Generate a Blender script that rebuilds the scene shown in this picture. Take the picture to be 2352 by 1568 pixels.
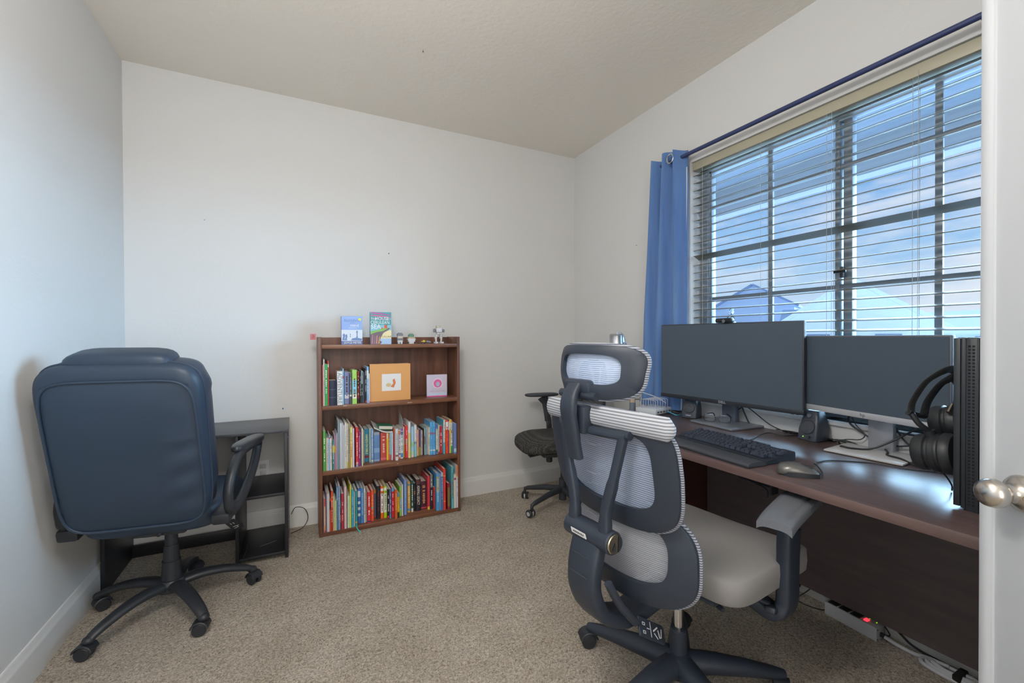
import bpy, bmesh, math, random
from mathutils import Vector, Matrix, Euler

for _o in list(bpy.data.objects):
    bpy.data.objects.remove(_o, do_unlink=True)
SC = bpy.context.scene
COL = SC.collection
PI = math.pi

# ------------------------------------------------------------------ room numbers (metres)
XL, XW, YB, YN, H = -0.859, 2.140, 3.097, -0.33, 2.747   # left wall, window wall, back wall, near wall, ceiling
EYE = 1.21
DESK = 0.745                                             # height of the big desk's top

# ------------------------------------------------------------------ camera
cam = bpy.data.cameras.new('camera')
cam.sensor_width = 36.0
cam.lens = 990.7 / 2352 * 36.0
cam.shift_y = -1.5 / 2352
cam.clip_start = 0.02
cam.clip_end = 400
co = bpy.data.objects.new('camera', cam)
COL.objects.link(co)
_F = Vector((0.444650, 0.895667, -0.0082)).normalized()
_U = Vector((0.007229, 0.005566, 0.999958))
_R = _F.cross(_U).normalized()
_U = _R.cross(_F)
_m = Matrix((_R, _U, -_F)).transposed().to_4x4()
_m.translation = Vector((0, 0, EYE))
co.matrix_world = _m
SC.camera = co

# ------------------------------------------------------------------ view, world, lights
SC.view_settings.view_transform = 'Standard'
SC.view_settings.look = 'None'
SC.view_settings.gamma = 1.0
SC.view_settings.use_curve_mapping = False
SC.view_settings.exposure = 0.0
SC.cycles.sample_clamp_indirect = 5.0

def lin(h):
    h = h.lstrip('#')
    out = []
    for i in (0, 2, 4):
        c = int(h[i:i + 2], 16) / 255
        out.append(c / 12.92 if c <= 0.04045 else ((c + 0.055) / 1.055) ** 2.4)
    return tuple(out)

W = bpy.data.worlds.new('sky')
SC.world = W
W.use_nodes = True
nt = W.node_tree
nt.nodes.clear()
def _n(t, typ, **kw):
    n = t.nodes.new(typ)
    for k, v in kw.items():
        setattr(n, k, v)
    return n
tc = _n(nt, 'ShaderNodeTexCoord')
sep = _n(nt, 'ShaderNodeSeparateXYZ')
nt.links.new(tc.outputs['Generated'], sep.inputs[0])
rmp = _n(nt, 'ShaderNodeValToRGB')
rmp.color_ramp.elements[0].position = 0.0
rmp.color_ramp.elements[0].color = (0.74, 0.85, 0.98, 1)
rmp.color_ramp.elements[1].position = 0.42
rmp.color_ramp.elements[1].color = (0.11, 0.36, 0.85, 1)
e = rmp.color_ramp.elements.new(0.14)
e.color = (0.40, 0.65, 0.97, 1)
nt.links.new(sep.outputs['Z'], rmp.inputs[0])
mp = _n(nt, 'ShaderNodeMapping')
mp.inputs['Scale'].default_value = (2.2, 2.2, 6.5)
nt.links.new(tc.outputs['Generated'], mp.inputs[0])
nz = _n(nt, 'ShaderNodeTexNoise')
nz.inputs['Scale'].default_value = 1.6
nz.inputs['Detail'].default_value = 7
nz.inputs['Roughness'].default_value = 0.6
nt.links.new(mp.outputs[0], nz.inputs['Vector'])
cr = _n(nt, 'ShaderNodeValToRGB')
cr.color_ramp.elements[0].position = 0.44
cr.color_ramp.elements[0].color = (0, 0, 0, 1)
cr.color_ramp.elements[1].position = 0.66
cr.color_ramp.elements[1].color = (0.9, 0.9, 0.9, 1)
nt.links.new(nz.outputs[0], cr.inputs[0])
mx = _n(nt, 'ShaderNodeMixRGB')
mx.inputs[2].default_value = (0.90, 0.93, 1.0, 1)
nt.links.new(cr.outputs[0], mx.inputs[0])
nt.links.new(rmp.outputs[0], mx.inputs[1])
bg = _n(nt, 'ShaderNodeBackground')
bg.inputs['Strength'].default_value = 1.0
nt.links.new(mx.outputs[0], bg.inputs[0])
wo = _n(nt, 'ShaderNodeOutputWorld')
nt.links.new(bg.outputs[0], wo.inputs[0])

def lamp(name, kind, loc, direction, energy, color, **kw):
    L = bpy.data.lights.new(name, kind)
    L.energy = energy
    L.color = color
    for k, v in kw.items():
        setattr(L, k, v)
    o = bpy.data.objects.new(name, L)
    COL.objects.link(o)
    o.location = loc
    o.rotation_euler = Vector(direction).to_track_quat('-Z', 'Y').to_euler()
    return o
# hazy winter daylight coming in low through the window towards the left and back walls
lamp('sun', 'SUN', (6, -1, 3.5), (-0.97, 0.10, -0.12), 54.0, (0.43, 0.71, 1.0), angle=math.radians(84))
# unseen fill panel added in the hallway behind the camera
lamp('hallway_fill', 'AREA', (0.05, -1.75, 1.45), (0.10, 1, 0.06), 40, (1.0, 0.975, 0.94), shape='RECTANGLE', size=1.7, size_y=2.2)
# unseen fill light added overhead, out of the frame, to reach under the desk
lamp('ceiling_lamp', 'POINT', (-0.12, 0.55, H - 0.50), (0, 0, -1), 54, (1.0, 0.97, 0.93), shadow_soft_size=0.16)

# ------------------------------------------------------------------ materials
MATS = {}
def mat(key, color, rough=0.5, metal=0.0, bump=None, var=None, spec=0.5, stretch=None, emit=None, coat=0.0, sheen=0.0):
    """procedural Principled material; bump=(scale, strength), var=(scale, second colour), stretch=object scale of the pattern"""
    if key in MATS:
        return MATS[key]
    m = bpy.data.materials.new(key)
    m.use_nodes = True
    t = m.node_tree
    b = t.nodes['Principled BSDF']
    c = lin(color) if isinstance(color, str) else color
    b.inputs['Base Color'].default_value = (*c, 1)
    b.inputs['Roughness'].default_value = rough
    b.inputs['Metallic'].default_value = metal
    b.inputs['Specular IOR Level'].default_value = spec
    if coat:
        b.inputs['Coat Weight'].default_value = coat
        b.inputs['Coat Roughness'].default_value = 0.15
    if sheen:
        b.inputs['Sheen Weight'].default_value = sheen
    if emit:
        b.inputs['Emission Color'].default_value = (*(lin(emit[0]) if isinstance(emit[0], str) else emit[0]), 1)
        b.inputs['Emission Strength'].default_value = emit[1]
    vec = None
    if bump or var:
        tcn = t.nodes.new('ShaderNodeTexCoord')
        mpn = t.nodes.new('ShaderNodeMapping')
        if stretch:
            mpn.inputs['Scale'].default_value = stretch
        t.links.new(tcn.outputs['Object'], mpn.inputs[0])
        vec = mpn.outputs[0]
    if var:
        n = t.nodes.new('ShaderNodeTexNoise')
        n.inputs['Scale'].default_value = var[0]
        n.inputs['Detail'].default_value = 5
        t.links.new(vec, n.inputs['Vector'])
        r = t.nodes.new('ShaderNodeValToRGB')
        r.color_ramp.elements[0].position = 0.34
        r.color_ramp.elements[1].position = 0.66
        c2 = lin(var[1]) if isinstance(var[1], str) else var[1]
        r.color_ramp.elements[0].color = (*c, 1)
        r.color_ramp.elements[1].color = (*c2, 1)
        t.links.new(n.outputs[0], r.inputs[0])
        t.links.new(r.outputs[0], b.inputs['Base Color'])
    if bump:
        n = t.nodes.new('ShaderNodeTexNoise')
        n.inputs['Scale'].default_value = bump[0]
        n.inputs['Detail'].default_value = 4
        t.links.new(vec, n.inputs['Vector'])
        bp = t.nodes.new('ShaderNodeBump')
        bp.inputs['Strength'].default_value = bump[1]
        bp.inputs['Distance'].default_value = bump[2] if len(bump) > 2 else 0.004
        t.links.new(n.outputs[0], bp.inputs['Height'])
        t.links.new(bp.outputs[0], b.inputs['Normal'])
    MATS[key] = m
    return m

def glass_mat(key, tint, refl, rough=0.0):
    """thin pane: mostly clear with a little mirror"""
    if key in MATS:
        return MATS[key]
    m = bpy.data.materials.new(key)
    m.use_nodes = True
    t = m.node_tree
    t.nodes.clear()
    o = t.nodes.new('ShaderNodeOutputMaterial')
    a = t.nodes.new('ShaderNodeBsdfTransparent')
    a.inputs[0].default_value = (*tint, 1)
    g = t.nodes.new('ShaderNodeBsdfGlossy')
    g.inputs['Roughness'].default_value = rough
    x = t.nodes.new('ShaderNodeMixShader')
    x.inputs[0].default_value = refl
    t.links.new(a.outputs[0], x.inputs[1])
    t.links.new(g.outputs[0], x.inputs[2])
    t.links.new(x.outputs[0], o.inputs[0])
    MATS[key] = m
    return m

def mesh_mat(key, color, scale, duty, axis=2, rough=0.7):
    """woven see-through chair mesh: horizontal cords with open gaps between them"""
    if key in MATS:
        return MATS[key]
    m = bpy.data.materials.new(key)
    m.use_nodes = True
    t = m.node_tree
    b = t.nodes['Principled BSDF']
    b.inputs['Base Color'].default_value = (*lin(color), 1)
    b.inputs['Roughness'].default_value = rough
    tcn = t.nodes.new('ShaderNodeTexCoord')
    sp = t.nodes.new('ShaderNodeSeparateXYZ')
    t.links.new(tcn.outputs['Object'], sp.inputs[0])
    mu = t.nodes.new('ShaderNodeMath'); mu.operation = 'MULTIPLY'
    mu.inputs[1].default_value = scale
    t.links.new(sp.outputs[axis], mu.inputs[0])
    fr = t.nodes.new('ShaderNodeMath'); fr.operation = 'FRACT'
    t.links.new(mu.outputs[0], fr.inputs[0])
    lt = t.nodes.new('ShaderNodeMath'); lt.operation = 'LESS_THAN'
    lt.inputs[1].default_value = duty
    t.links.new(fr.outputs[0], lt.inputs[0])
    t.links.new(lt.outputs[0], b.inputs['Alpha'])
    MATS[key] = m
    return m

def carpet_mat():
    m = bpy.data.materials.new('carpet')
    m.use_nodes = True
    t = m.node_tree
    b = t.nodes['Principled BSDF']
    b.inputs['Roughness'].default_value = 0.95
    b.inputs['Specular IOR Level'].default_value = 0.1
    tcn = t.nodes.new('ShaderNodeTexCoord')
    n1 = t.nodes.new('ShaderNodeTexNoise'); n1.inputs['Scale'].default_value = 115; n1.inputs['Detail'].default_value = 6; n1.inputs['Roughness'].default_value = 0.7
    n1.inputs['Distortion'].default_value = 1.2
    n2 = t.nodes.new('ShaderNodeTexNoise'); n2.inputs['Scale'].default_value = 4.5; n2.inputs['Detail'].default_value = 3
    t.links.new(tcn.outputs['Object'], n1.inputs['Vector'])
    t.links.new(tcn.outputs['Object'], n2.inputs['Vector'])
    r = t.nodes.new('ShaderNodeValToRGB')
    r.color_ramp.elements[0].position = 0.36
    r.color_ramp.elements[0].color = (*lin('988978'), 1)
    r.color_ramp.elements[1].position = 0.58
    r.color_ramp.elements[1].color = (*lin('f8ecdc'), 1)
    t.links.new(n1.outputs[0], r.inputs[0])
    r2 = t.nodes.new('ShaderNodeValToRGB')
    r2.color_ramp.elements[0].position = 0.35
    r2.color_ramp.elements[0].color = (0.86, 0.85, 0.83, 1)
    r2.color_ramp.elements[1].position = 0.65
    r2.color_ramp.elements[1].color = (1, 1, 1, 1)
    t.links.new(n2.outputs[0], r2.inputs[0])
    x = t.nodes.new('ShaderNodeMixRGB'); x.blend_type = 'MULTIPLY'; x.inputs[0].default_value = 1
    t.links.new(r.outputs[0], x.inputs[1]); t.links.new(r2.outputs[0], x.inputs[2])
    t.links.new(x.outputs[0], b.inputs['Base Color'])
    bp = t.nodes.new('ShaderNodeBump'); bp.inputs['Strength'].default_value = 1.0; bp.inputs['Distance'].default_value = 0.012
    t.links.new(n1.outputs[0], bp.inputs['Height']); t.links.new(bp.outputs[0], b.inputs['Normal'])
    return m

WALL = mat('wall_paint', (0.69, 0.69, 0.68), 0.85, bump=(70, 0.22, 0.003), spec=0.25)
CEIL = mat('ceiling_paint', (0.86, 0.81, 0.735), 0.95, bump=(45, 0.35, 0.004), spec=0.1)
TRIM = mat('trim_paint', (0.72, 0.715, 0.70), 0.4)
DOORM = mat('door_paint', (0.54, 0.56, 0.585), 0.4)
CARPET = carpet_mat()
VINYL = mat('backlit_vinyl', (0.32, 0.36, 0.41), 0.4)  # white vinyl, its backlit shade put into this darker grey
BLK = mat('black_plastic', (0.022, 0.025, 0.031), 0.42)
BLK2 = mat('charcoal_plastic', (0.034, 0.038, 0.047), 0.5, bump=(400, 0.1, 0.001))
DKGREY = mat('dark_grey_plastic', (0.045, 0.052, 0.066), 0.5)
CHROME = mat('chrome', (0.75, 0.75, 0.77), 0.14, 1.0)
NICKEL = mat('satin_nickel', (0.62, 0.58, 0.53), 0.27, 1.0, bump=(60, 0.05, 0.001), stretch=(1, 1, 12))
ALU = mat('brushed_aluminium', (0.55, 0.56, 0.58), 0.38, 1.0)
LEATHER = mat('black_leather', (0.021, 0.038, 0.066), 0.45, bump=(260, 0.12, 0.001))  # black leather with a blue cast of haze put into its colour
SHELFWOOD = mat('bookcase_wood', '5c3a2c', 0.38, var=(3.0, '7d5340'), stretch=(9, 9, 0.7))
SHELFWOODH = mat('bookcase_shelf_wood', '66412f', 0.33, var=(3.0, '885c44'), stretch=(0.7, 9, 9))
DESKWOOD = mat('desk_wood', (0.082, 0.052, 0.049), 0.33, var=(4.0, (0.118, 0.076, 0.070)), stretch=(10, 0.6, 10), spec=0.8)
DESKEDGE = mat('desk_edge_wood', (0.115, 0.072, 0.067), 0.4, var=(4.0, (0.145, 0.092, 0.084)), stretch=(10, 0.6, 10))
DESKDARK = mat('desk_panel_wood', (0.110, 0.088, 0.090), 0.45, var=(5.0, (0.132, 0.105, 0.106)), stretch=(1, 1, 8))
BLACKWOOD = mat('black_laminate', (0.017, 0.018, 0.022), 0.42, bump=(30, 0.1, 0.001), stretch=(1, 8, 1))
WHITE = mat('white_plastic', (0.75, 0.75, 0.76), 0.4)
PAPER = mat('page_paper', (0.74, 0.70, 0.62), 0.9, bump=(500, 0.2, 0.001), stretch=(1, 0.02, 0.02))
SCREEN = mat('dark_screen', (0.060, 0.084, 0.114), 0.62, spec=0.5)
CABLE = mat('black_cable', (0.02, 0.022, 0.026), 0.5)

# ------------------------------------------------------------------ mesh building
class G:
    """collects shapes in one bmesh; build() links it as one mesh object"""
    def __init__(s):
        s.bm = bmesh.new(); s.i = 0
    def _fin(s, faces):
        for f in faces:
            f.material_index = s.i
    def faces(s, verts, faces):
        vs = [s.bm.verts.new(v) for v in verts]
        out = []
        for f in faces:
            try:
                out.append(s.bm.faces.new([vs[k] for k in f]))
            except ValueError:
                pass
        s._fin(out)
        return out
    def box(s, c, d, rot=None, bev=0.0, seg=2):
        b = bmesh.new()
        bmesh.ops.create_cube(b, size=1.0)
        for v in b.verts:
            v.co = Vector((v.co.x * d[0], v.co.y * d[1], v.co.z * d[2]))
        if bev > 0:
            bmesh.ops.bevel(b, geom=list(b.edges), offset=min(bev, min(d) * 0.49), segments=seg, profile=0.5, affect='EDGES')
        M = Matrix.Translation(Vector(c))
        if rot is not None:
            M = M @ (rot.to_4x4() if isinstance(rot, Matrix) else Euler(rot).to_matrix().to_4x4())
        return s._merge(b, M)
    def _merge(s, b, M=None):
        mp = {}
        for v in b.verts:
            mp[v] = s.bm.verts.new(M @ v.co if M is not None else v.co)
        out = []
        for f in b.faces:
            try:
                out.append(s.bm.faces.new([mp[v] for v in f.verts]))
            except ValueError:
                pass
        s._fin(out)
        b.free()
        return out
    def b2(s, lo, hi, bev=0.0, seg=2):
        lo, hi = Vector(lo), Vector(hi)
        return s.box((lo + hi) / 2, hi - lo, None, bev, seg)
    def loft(s, rings, closed=True, caps=True):
        vs = [[s.bm.verts.new(p) for p in r] for r in rings]
        n = len(vs[0]); out = []
        for a, b in zip(vs, vs[1:]):
            for k in range(n if closed else n - 1):
                k2 = (k + 1) % n
                try:
                    out.append(s.bm.faces.new((a[k], a[k2], b[k2], b[k])))
                except ValueError:
                    pass
        if caps and closed:
            for r in (vs[0][::-1], vs[-1]):
                try:
                    out.append(s.bm.faces.new(r))
                except ValueError:
                    pass
        s._fin(out)
        return out
    def cyl(s, p0, p1, r0, r1=None, n=20, bev=0.0):
        p0, p1 = Vector(p0), Vector(p1)
        r1 = r0 if r1 is None else r1
        d = (p1 - p0).normalized()
        a = d.orthogonal().normalized(); b = d.cross(a)
        def ring(p, r):
            return [p + (a * math.cos(2 * PI * k / n) + b * math.sin(2 * PI * k / n)) * r for k in range(n)]
        if bev > 0:
            return s.loft([ring(p0, r0 - bev), ring(p0 + d * bev, r0), ring(p1 - d * bev, r1), ring(p1, r1 - bev)])
        return s.loft([ring(p0, r0), ring(p1, r1)])
    def lathe(s, prof, M=None, n=28):
        M = M or Matrix.Identity(4)
        rings = [[M @ Vector((max(r, 1e-5) * math.cos(2 * PI * k / n), max(r, 1e-5) * math.sin(2 * PI * k / n), z)) for k in range(n)] for r, z in prof]
        return s.loft(rings)
    def tube(s, pts, r, n=10, closed=False, sx=1.0, sy=1.0, up=None, p=2.0):
        """sweep an ellipse (r*sx by r*sy) along pts; r may be a list"""
        pts = [Vector(p) for p in pts]
        m = len(pts)
        rr = r if isinstance(r, (list, tuple)) else [r] * m
        T = []
        for k in range(m):
            a = pts[(k - 1) % m] if (closed or k > 0) else pts[k]
            b = pts[(k + 1) % m] if (closed or k < m - 1) else pts[k]
            T.append((b - a).normalized())
        nrm = Vector(up) if up is not None else T[0].orthogonal()
        rings = []
        for k in range(m):
            nrm = (Vector(up) if up is not None else nrm)
            nrm = (nrm - T[k] * nrm.dot(T[k]))
            if nrm.length < 1e-6:
                nrm = T[k].orthogonal()
            nrm.normalize()
            bn = T[k].cross(nrm)
            rings.append([pts[k] + (bn * sgp(math.cos(2 * PI * j / n), 2 / p) * sx + nrm * sgp(math.sin(2 * PI * j / n), 2 / p) * sy) * rr[k] for j in range(n)])
        if closed:
            rings.append(rings[0])
            vs = [[s.bm.verts.new(p) for p in q] for q in rings[:-1]]
            vs.append(vs[0]); out = []
            for a, b in zip(vs, vs[1:]):
                for j in range(n):
                    out.append(s.bm.faces.new((a[j], a[(j + 1) % n], b[(j + 1) % n], b[j])))
            s._fin(out)
            return out
        return s.loft(rings)
    def prism(s, poly, t, M=None, bev=0.0):
        """polygon in local XY extruded from z=0 to t"""
        b = bmesh.new()
        vs = [b.verts.new((x, y, 0)) for x, y in poly]
        f = b.faces.new(vs)
        e = bmesh.ops.extrude_face_region(b, geom=[f])
        for v in e['geom']:
            if isinstance(v, bmesh.types.BMVert):
                v.co.z += t
        bmesh.ops.recalc_face_normals(b, faces=list(b.faces))
        if bev > 0:
            bmesh.ops.bevel(b, geom=list(b.edges), offset=bev, segments=2, profile=0.5, affect='EDGES')
        return s._merge(b, M)
    def grid(s, fn, nu, nv, t=None):
        """surface fn(u,v), u,v in 0..1; t = thickness vector function or constant offset -> closed shell"""
        P = [[Vector(fn(i / nu, j / nv)) for j in range(nv + 1)] for i in range(nu + 1)]
        if t is None:
            vs = [[s.bm.verts.new(p) for p in r] for r in P]
            out = [s.bm.faces.new((vs[i][j], vs[i + 1][j], vs[i + 1][j + 1], vs[i][j + 1])) for i in range(nu) for j in range(nv)]
            s._fin(out)
            return out
        o = Vector(t)
        A = [[s.bm.verts.new(p) for p in r] for r in P]
        B = [[s.bm.verts.new(p + o) for p in r] for r in P]
        out = []
        for i in range(nu):
            for j in range(nv):
                out.append(s.bm.faces.new((A[i][j], A[i + 1][j], A[i + 1][j + 1], A[i][j + 1])))
                out.append(s.bm.faces.new((B[i][j + 1], B[i + 1][j + 1], B[i + 1][j], B[i][j])))
        for i in range(nu):
            for j in (0, nv):
                q = (A[i][j], B[i][j], B[i + 1][j], A[i + 1][j])
                out.append(s.bm.faces.new(q if j == 0 else q[::-1]))
        for j in range(nv):
            for i in (0, nu):
                q = (A[i][j + 1], B[i][j + 1], B[i][j], A[i][j])
                out.append(s.bm.faces.new(q if i == 0 else q[::-1]))
        s._fin(out)
        return out
    def ring(s, fo, fi, th, n=64, crown=0.0):
        """closed frame between outer loop fo(a) and inner loop fi(a), thick by vector th"""
        th = Vector(th)
        L = [[], [], [], [], []]
        for k in range(n):
            a = 2 * PI * k / n
            o, i = Vector(fo(a)), Vector(fi(a))
            L[0].append(o); L[1].append((o + i) / 2 - th * crown); L[2].append(i); L[3].append(i + th); L[4].append(o + th)
        vs = [[s.bm.verts.new(p) for p in r] for r in L]
        out = []
        for q in range(5):
            a, b = vs[q], vs[(q + 1) % 5]
            for k in range(n):
                out.append(s.bm.faces.new((a[k], a[(k + 1) % n], b[(k + 1) % n], b[k])))
        s._fin(out)
        return out
    def ball(s, c, r, n=20, M=None):
        b = bmesh.new()
        bmesh.ops.create_uvsphere(b, u_segments=n, v_segments=max(8, n // 2), radius=1.0)
        r = (r, r, r) if not isinstance(r, (tuple, list)) else r
        for v in b.verts:
            v.co = Vector((v.co.x * r[0], v.co.y * r[1], v.co.z * r[2]))
        return s._merge(b, Matrix.Translation(Vector(c)) @ (M or Matrix.Identity(4)))
    def pillow(s, c, d, p=4.0, n=28, M=None, crown=1.0):
        """soft cushion: superellipsoid"""
        rings = []
        m = 14
        def sgnp(x, e):
            return math.copysign(abs(x) ** e, x)
        for i in range(m + 1):
            ph = -PI / 2 + PI * i / m
            cp, sp_ = sgnp(math.cos(ph), 2 / p * crown), sgnp(math.sin(ph), 2 / p)
            rings.append([Vector((d[0] / 2 * cp * sgnp(math.cos(2 * PI * k / n), 2 / p), d[1] / 2 * cp * sgnp(math.sin(2 * PI * k / n), 2 / p), d[2] / 2 * sp_)) for k in range(n)])
        MM = Matrix.Translation(Vector(c)) @ (M.to_4x4() if M is not None else Matrix.Identity(4))
        rings = [[MM @ p_ for p_ in r] for r in rings]
        return s.loft(rings)
    def text(s, body, size, M, depth=0.0, align='CENTER', sx=1.0, bold=0.0):
        cu = bpy.data.curves.new('lettering', 'FONT')
        cu.body = body; cu.size = size; cu.align_x = align; cu.align_y = 'CENTER'
        cu.extrude = depth; cu.resolution_u = 2; cu.offset = bold
        o = bpy.data.objects.new('lettering', cu)
        COL.objects.link(o)
        me = o.to_mesh()
        b = bmesh.new(); b.from_mesh(me)
        o.to_mesh_clear()
        bpy.data.objects.remove(o, do_unlink=True)
        bpy.data.curves.remove(cu)
        for v in b.verts:
            v.co.x *= sx
        return s._merge(b, M)
    def build(s, name, mats, parent=None, angle=40, smooth=True, recalc=True):
        if recalc:
            bmesh.ops.recalc_face_normals(s.bm, faces=list(s.bm.faces))
        me = bpy.data.meshes.new(name)
        s.bm.to_mesh(me); s.bm.free()
        for m in (mats if isinstance(mats, (list, tuple)) else [mats]):
            me.materials.append(m)
        if smooth and len(me.polygons):
            me.polygons.foreach_set('use_smooth', [True] * len(me.polygons))
            me.set_sharp_from_angle(angle=math.radians(angle))
        o = bpy.data.objects.new(name, me)
        COL.objects.link(o)
        if parent is not None:
            o.parent = parent
        return o

def tag(o, label=None, cat=None, group=None, kind=None):
    if label: o['label'] = label
    if cat: o['category'] = cat
    if group: o['group'] = group
    if kind: o['kind'] = kind
    return o
def thing(name, label, cat, loc=(0, 0, 0), rz=0.0, group=None):
    o = bpy.data.objects.new(name, None)
    o.empty_display_size = 0.05
    COL.objects.link(o)
    o.location = loc
    o.rotation_euler = (0, 0, rz)
    return tag(o, label, cat, group)
def struct(g, name, m, label, cat='room'):
    return tag(g.build(name, m), label, cat, None, 'structure')
def RM(rx=0, ry=0, rz=0):
    return Euler((rx, ry, rz)).to_matrix()
def TM(loc, rot=None):
    M = Matrix.Translation(Vector(loc))
    return M @ rot.to_4x4() if rot is not None else M
def frame(o, ex, ey):
    """matrix with local x along ex, local y along ey, at o"""
    ex = Vector(ex).normalized(); ey = Vector(ey)
    ez = ex.cross(ey).normalized(); ey = ez.cross(ex)
    M = Matrix((ex, ey, ez)).transposed().to_4x4()
    M.translation = Vector(o)
    return M
def smooth_path(pts, k=6):
    """Catmull-Rom through pts"""
    P = [Vector(p) for p in pts]
    P = [P[0] * 2 - P[1]] + P + [P[-1] * 2 - P[-2]]
    out = []
    for i in range(1, len(P) - 2):
        for j in range(k):
            t = j / k
            a, b, c, d = P[i - 1:i + 3]
            out.append(0.5 * ((2 * b) + (c - a) * t + (2 * a - 5 * b + 4 * c - d) * t * t + (3 * b - a - 3 * c + d) * t ** 3))
    out.append(P[-2])
    return out
def sgp(x, e):
    return math.copysign(abs(x) ** e, x)

# =================================================================== the room
g = G(); g.b2((XL - .12, -2.4, -.10), (XW + .01, YB + .12, 0)); struct(g, 'floor', CARPET, 'beige cut pile carpet covering the whole floor', 'floor')
g = G(); g.b2((XL - .12, -2.4, H), (XW + .16, YB + .12, H + .1)); struct(g, 'ceiling', CEIL, 'plain beige ceiling over the room', 'ceiling')
g = G(); g.b2((XL - .12, -2.4, 0), (XL, YB + .12, H)); struct(g, 'wall_left', WALL, 'white wall behind the black leather chair', 'wall')
g = G(); g.b2((XL, YB, 0), (XW, YB + .12, H)); struct(g, 'wall_back', WALL, 'white wall behind the bookcase', 'wall')
# window wall with its opening
WY0, WY1, WZ0, WZ1 = 0.31, 1.866, 0.835, 2.262
g = G()
for lo, hi in (((XW, -.45, 0), (XW + .16, YB + .12, WZ0)), ((XW, -.45, WZ1), (XW + .16, YB + .12, H)),
               ((XW, -.45, WZ0), (XW + .16, WY0, WZ1)), ((XW, WY1, WZ0), (XW + .16, YB + .12, WZ1))):
    g.b2(lo, hi)
struct(g, 'wall_right', WALL, 'white wall around the window above the long desk', 'wall')
g = G()
for lo, hi in (((XL, YN - .12, 0), (-.78, YN, H)), ((.89, YN - .12, 0), (XW, YN, H)), ((-.78, YN - .12, 2.06), (.89, YN, H))):
    g.b2(lo, hi)
struct(g, 'wall_near', WALL, 'white wall around the doorway behind the camera', 'wall')
g = G()
g.b2((XL - .12, -2.5, 0), (2.3, -2.4, H)); g.b2((1.3, -2.4, 0), (1.4, YN - .12, H))
struct(g, 'wall_hall', WALL, 'white hallway wall behind the doorway', 'wall')
def baseboard(name, p0, p1, n, label):
    """profiled board along p0-p1, n = direction into the room"""
    p0, p1, n = Vector(p0), Vector(p1), Vector(n)
    prof = [(0, 0), (.015, 0), (.015, .105), (.013, .113), (.009, .118), (.008, .132), (.004, .139), (0, .140)]
    g = G()
    g.loft([[q + n * a + Vector((0, 0, b)) for a, b in prof] for q in (p0, p1)])
    struct(g, name, TRIM, label, 'baseboard')
baseboard('baseboard_left', (XL, YN, 0), (XL, YB, 0), (1, 0, 0), 'white baseboard along the left wall')
baseboard('baseboard_back', (XL, YB, 0), (XW, YB, 0), (0, -1, 0), 'white baseboard along the back wall behind the bookcase')
baseboard('baseboard_right', (XW, YB, 0), (XW, YN, 0), (-1, 0, 0), 'white baseboard under the window wall and desk')

# ------------------------------------------------------------------ window
win = thing('window_1', 'white vinyl sliding window with muntin grid above the desk', 'window')
win['kind'] = 'structure'
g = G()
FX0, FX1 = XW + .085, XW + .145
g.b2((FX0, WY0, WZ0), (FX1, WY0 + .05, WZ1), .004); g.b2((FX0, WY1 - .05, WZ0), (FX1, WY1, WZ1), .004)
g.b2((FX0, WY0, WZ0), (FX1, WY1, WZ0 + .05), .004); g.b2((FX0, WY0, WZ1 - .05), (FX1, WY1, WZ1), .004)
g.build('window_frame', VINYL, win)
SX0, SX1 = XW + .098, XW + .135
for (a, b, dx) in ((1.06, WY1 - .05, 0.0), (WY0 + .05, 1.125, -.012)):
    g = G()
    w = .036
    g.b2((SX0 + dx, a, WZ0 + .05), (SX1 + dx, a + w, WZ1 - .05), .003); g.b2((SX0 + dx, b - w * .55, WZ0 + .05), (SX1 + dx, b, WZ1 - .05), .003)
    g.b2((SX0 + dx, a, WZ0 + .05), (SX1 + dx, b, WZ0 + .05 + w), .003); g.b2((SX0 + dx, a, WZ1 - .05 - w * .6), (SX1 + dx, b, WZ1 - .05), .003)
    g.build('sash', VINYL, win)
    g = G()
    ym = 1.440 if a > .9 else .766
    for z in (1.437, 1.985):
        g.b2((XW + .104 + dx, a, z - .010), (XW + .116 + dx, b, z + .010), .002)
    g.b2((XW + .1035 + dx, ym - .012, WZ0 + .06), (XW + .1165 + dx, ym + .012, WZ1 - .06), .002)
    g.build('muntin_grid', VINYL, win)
    g = G(); g.b2((XW + .118 + dx, a + .01, WZ0 + .06), (XW + .122 + dx, b - .01, WZ1 - .06))
    g.build('glass_pane', glass_mat('window_glass', (.97, .98, .98), .02), win)
g = G(); g.box((SX0 - .02, 1.09, 1.50), (.018, .016, .05), None, .004); g.box((SX0 - .03, 1.095, 1.502), (.01, .05, .012), None, .003)
g.build('latch', mat('latch_bronze', (.05, .05, .06), .4), win)
g = G(); g.b2((XW - .018, WY0 - .03, WZ0 - .022), (XW + .09, WY1 + .03, WZ0), .006)
g.build('window_sill', TRIM, win)

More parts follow.
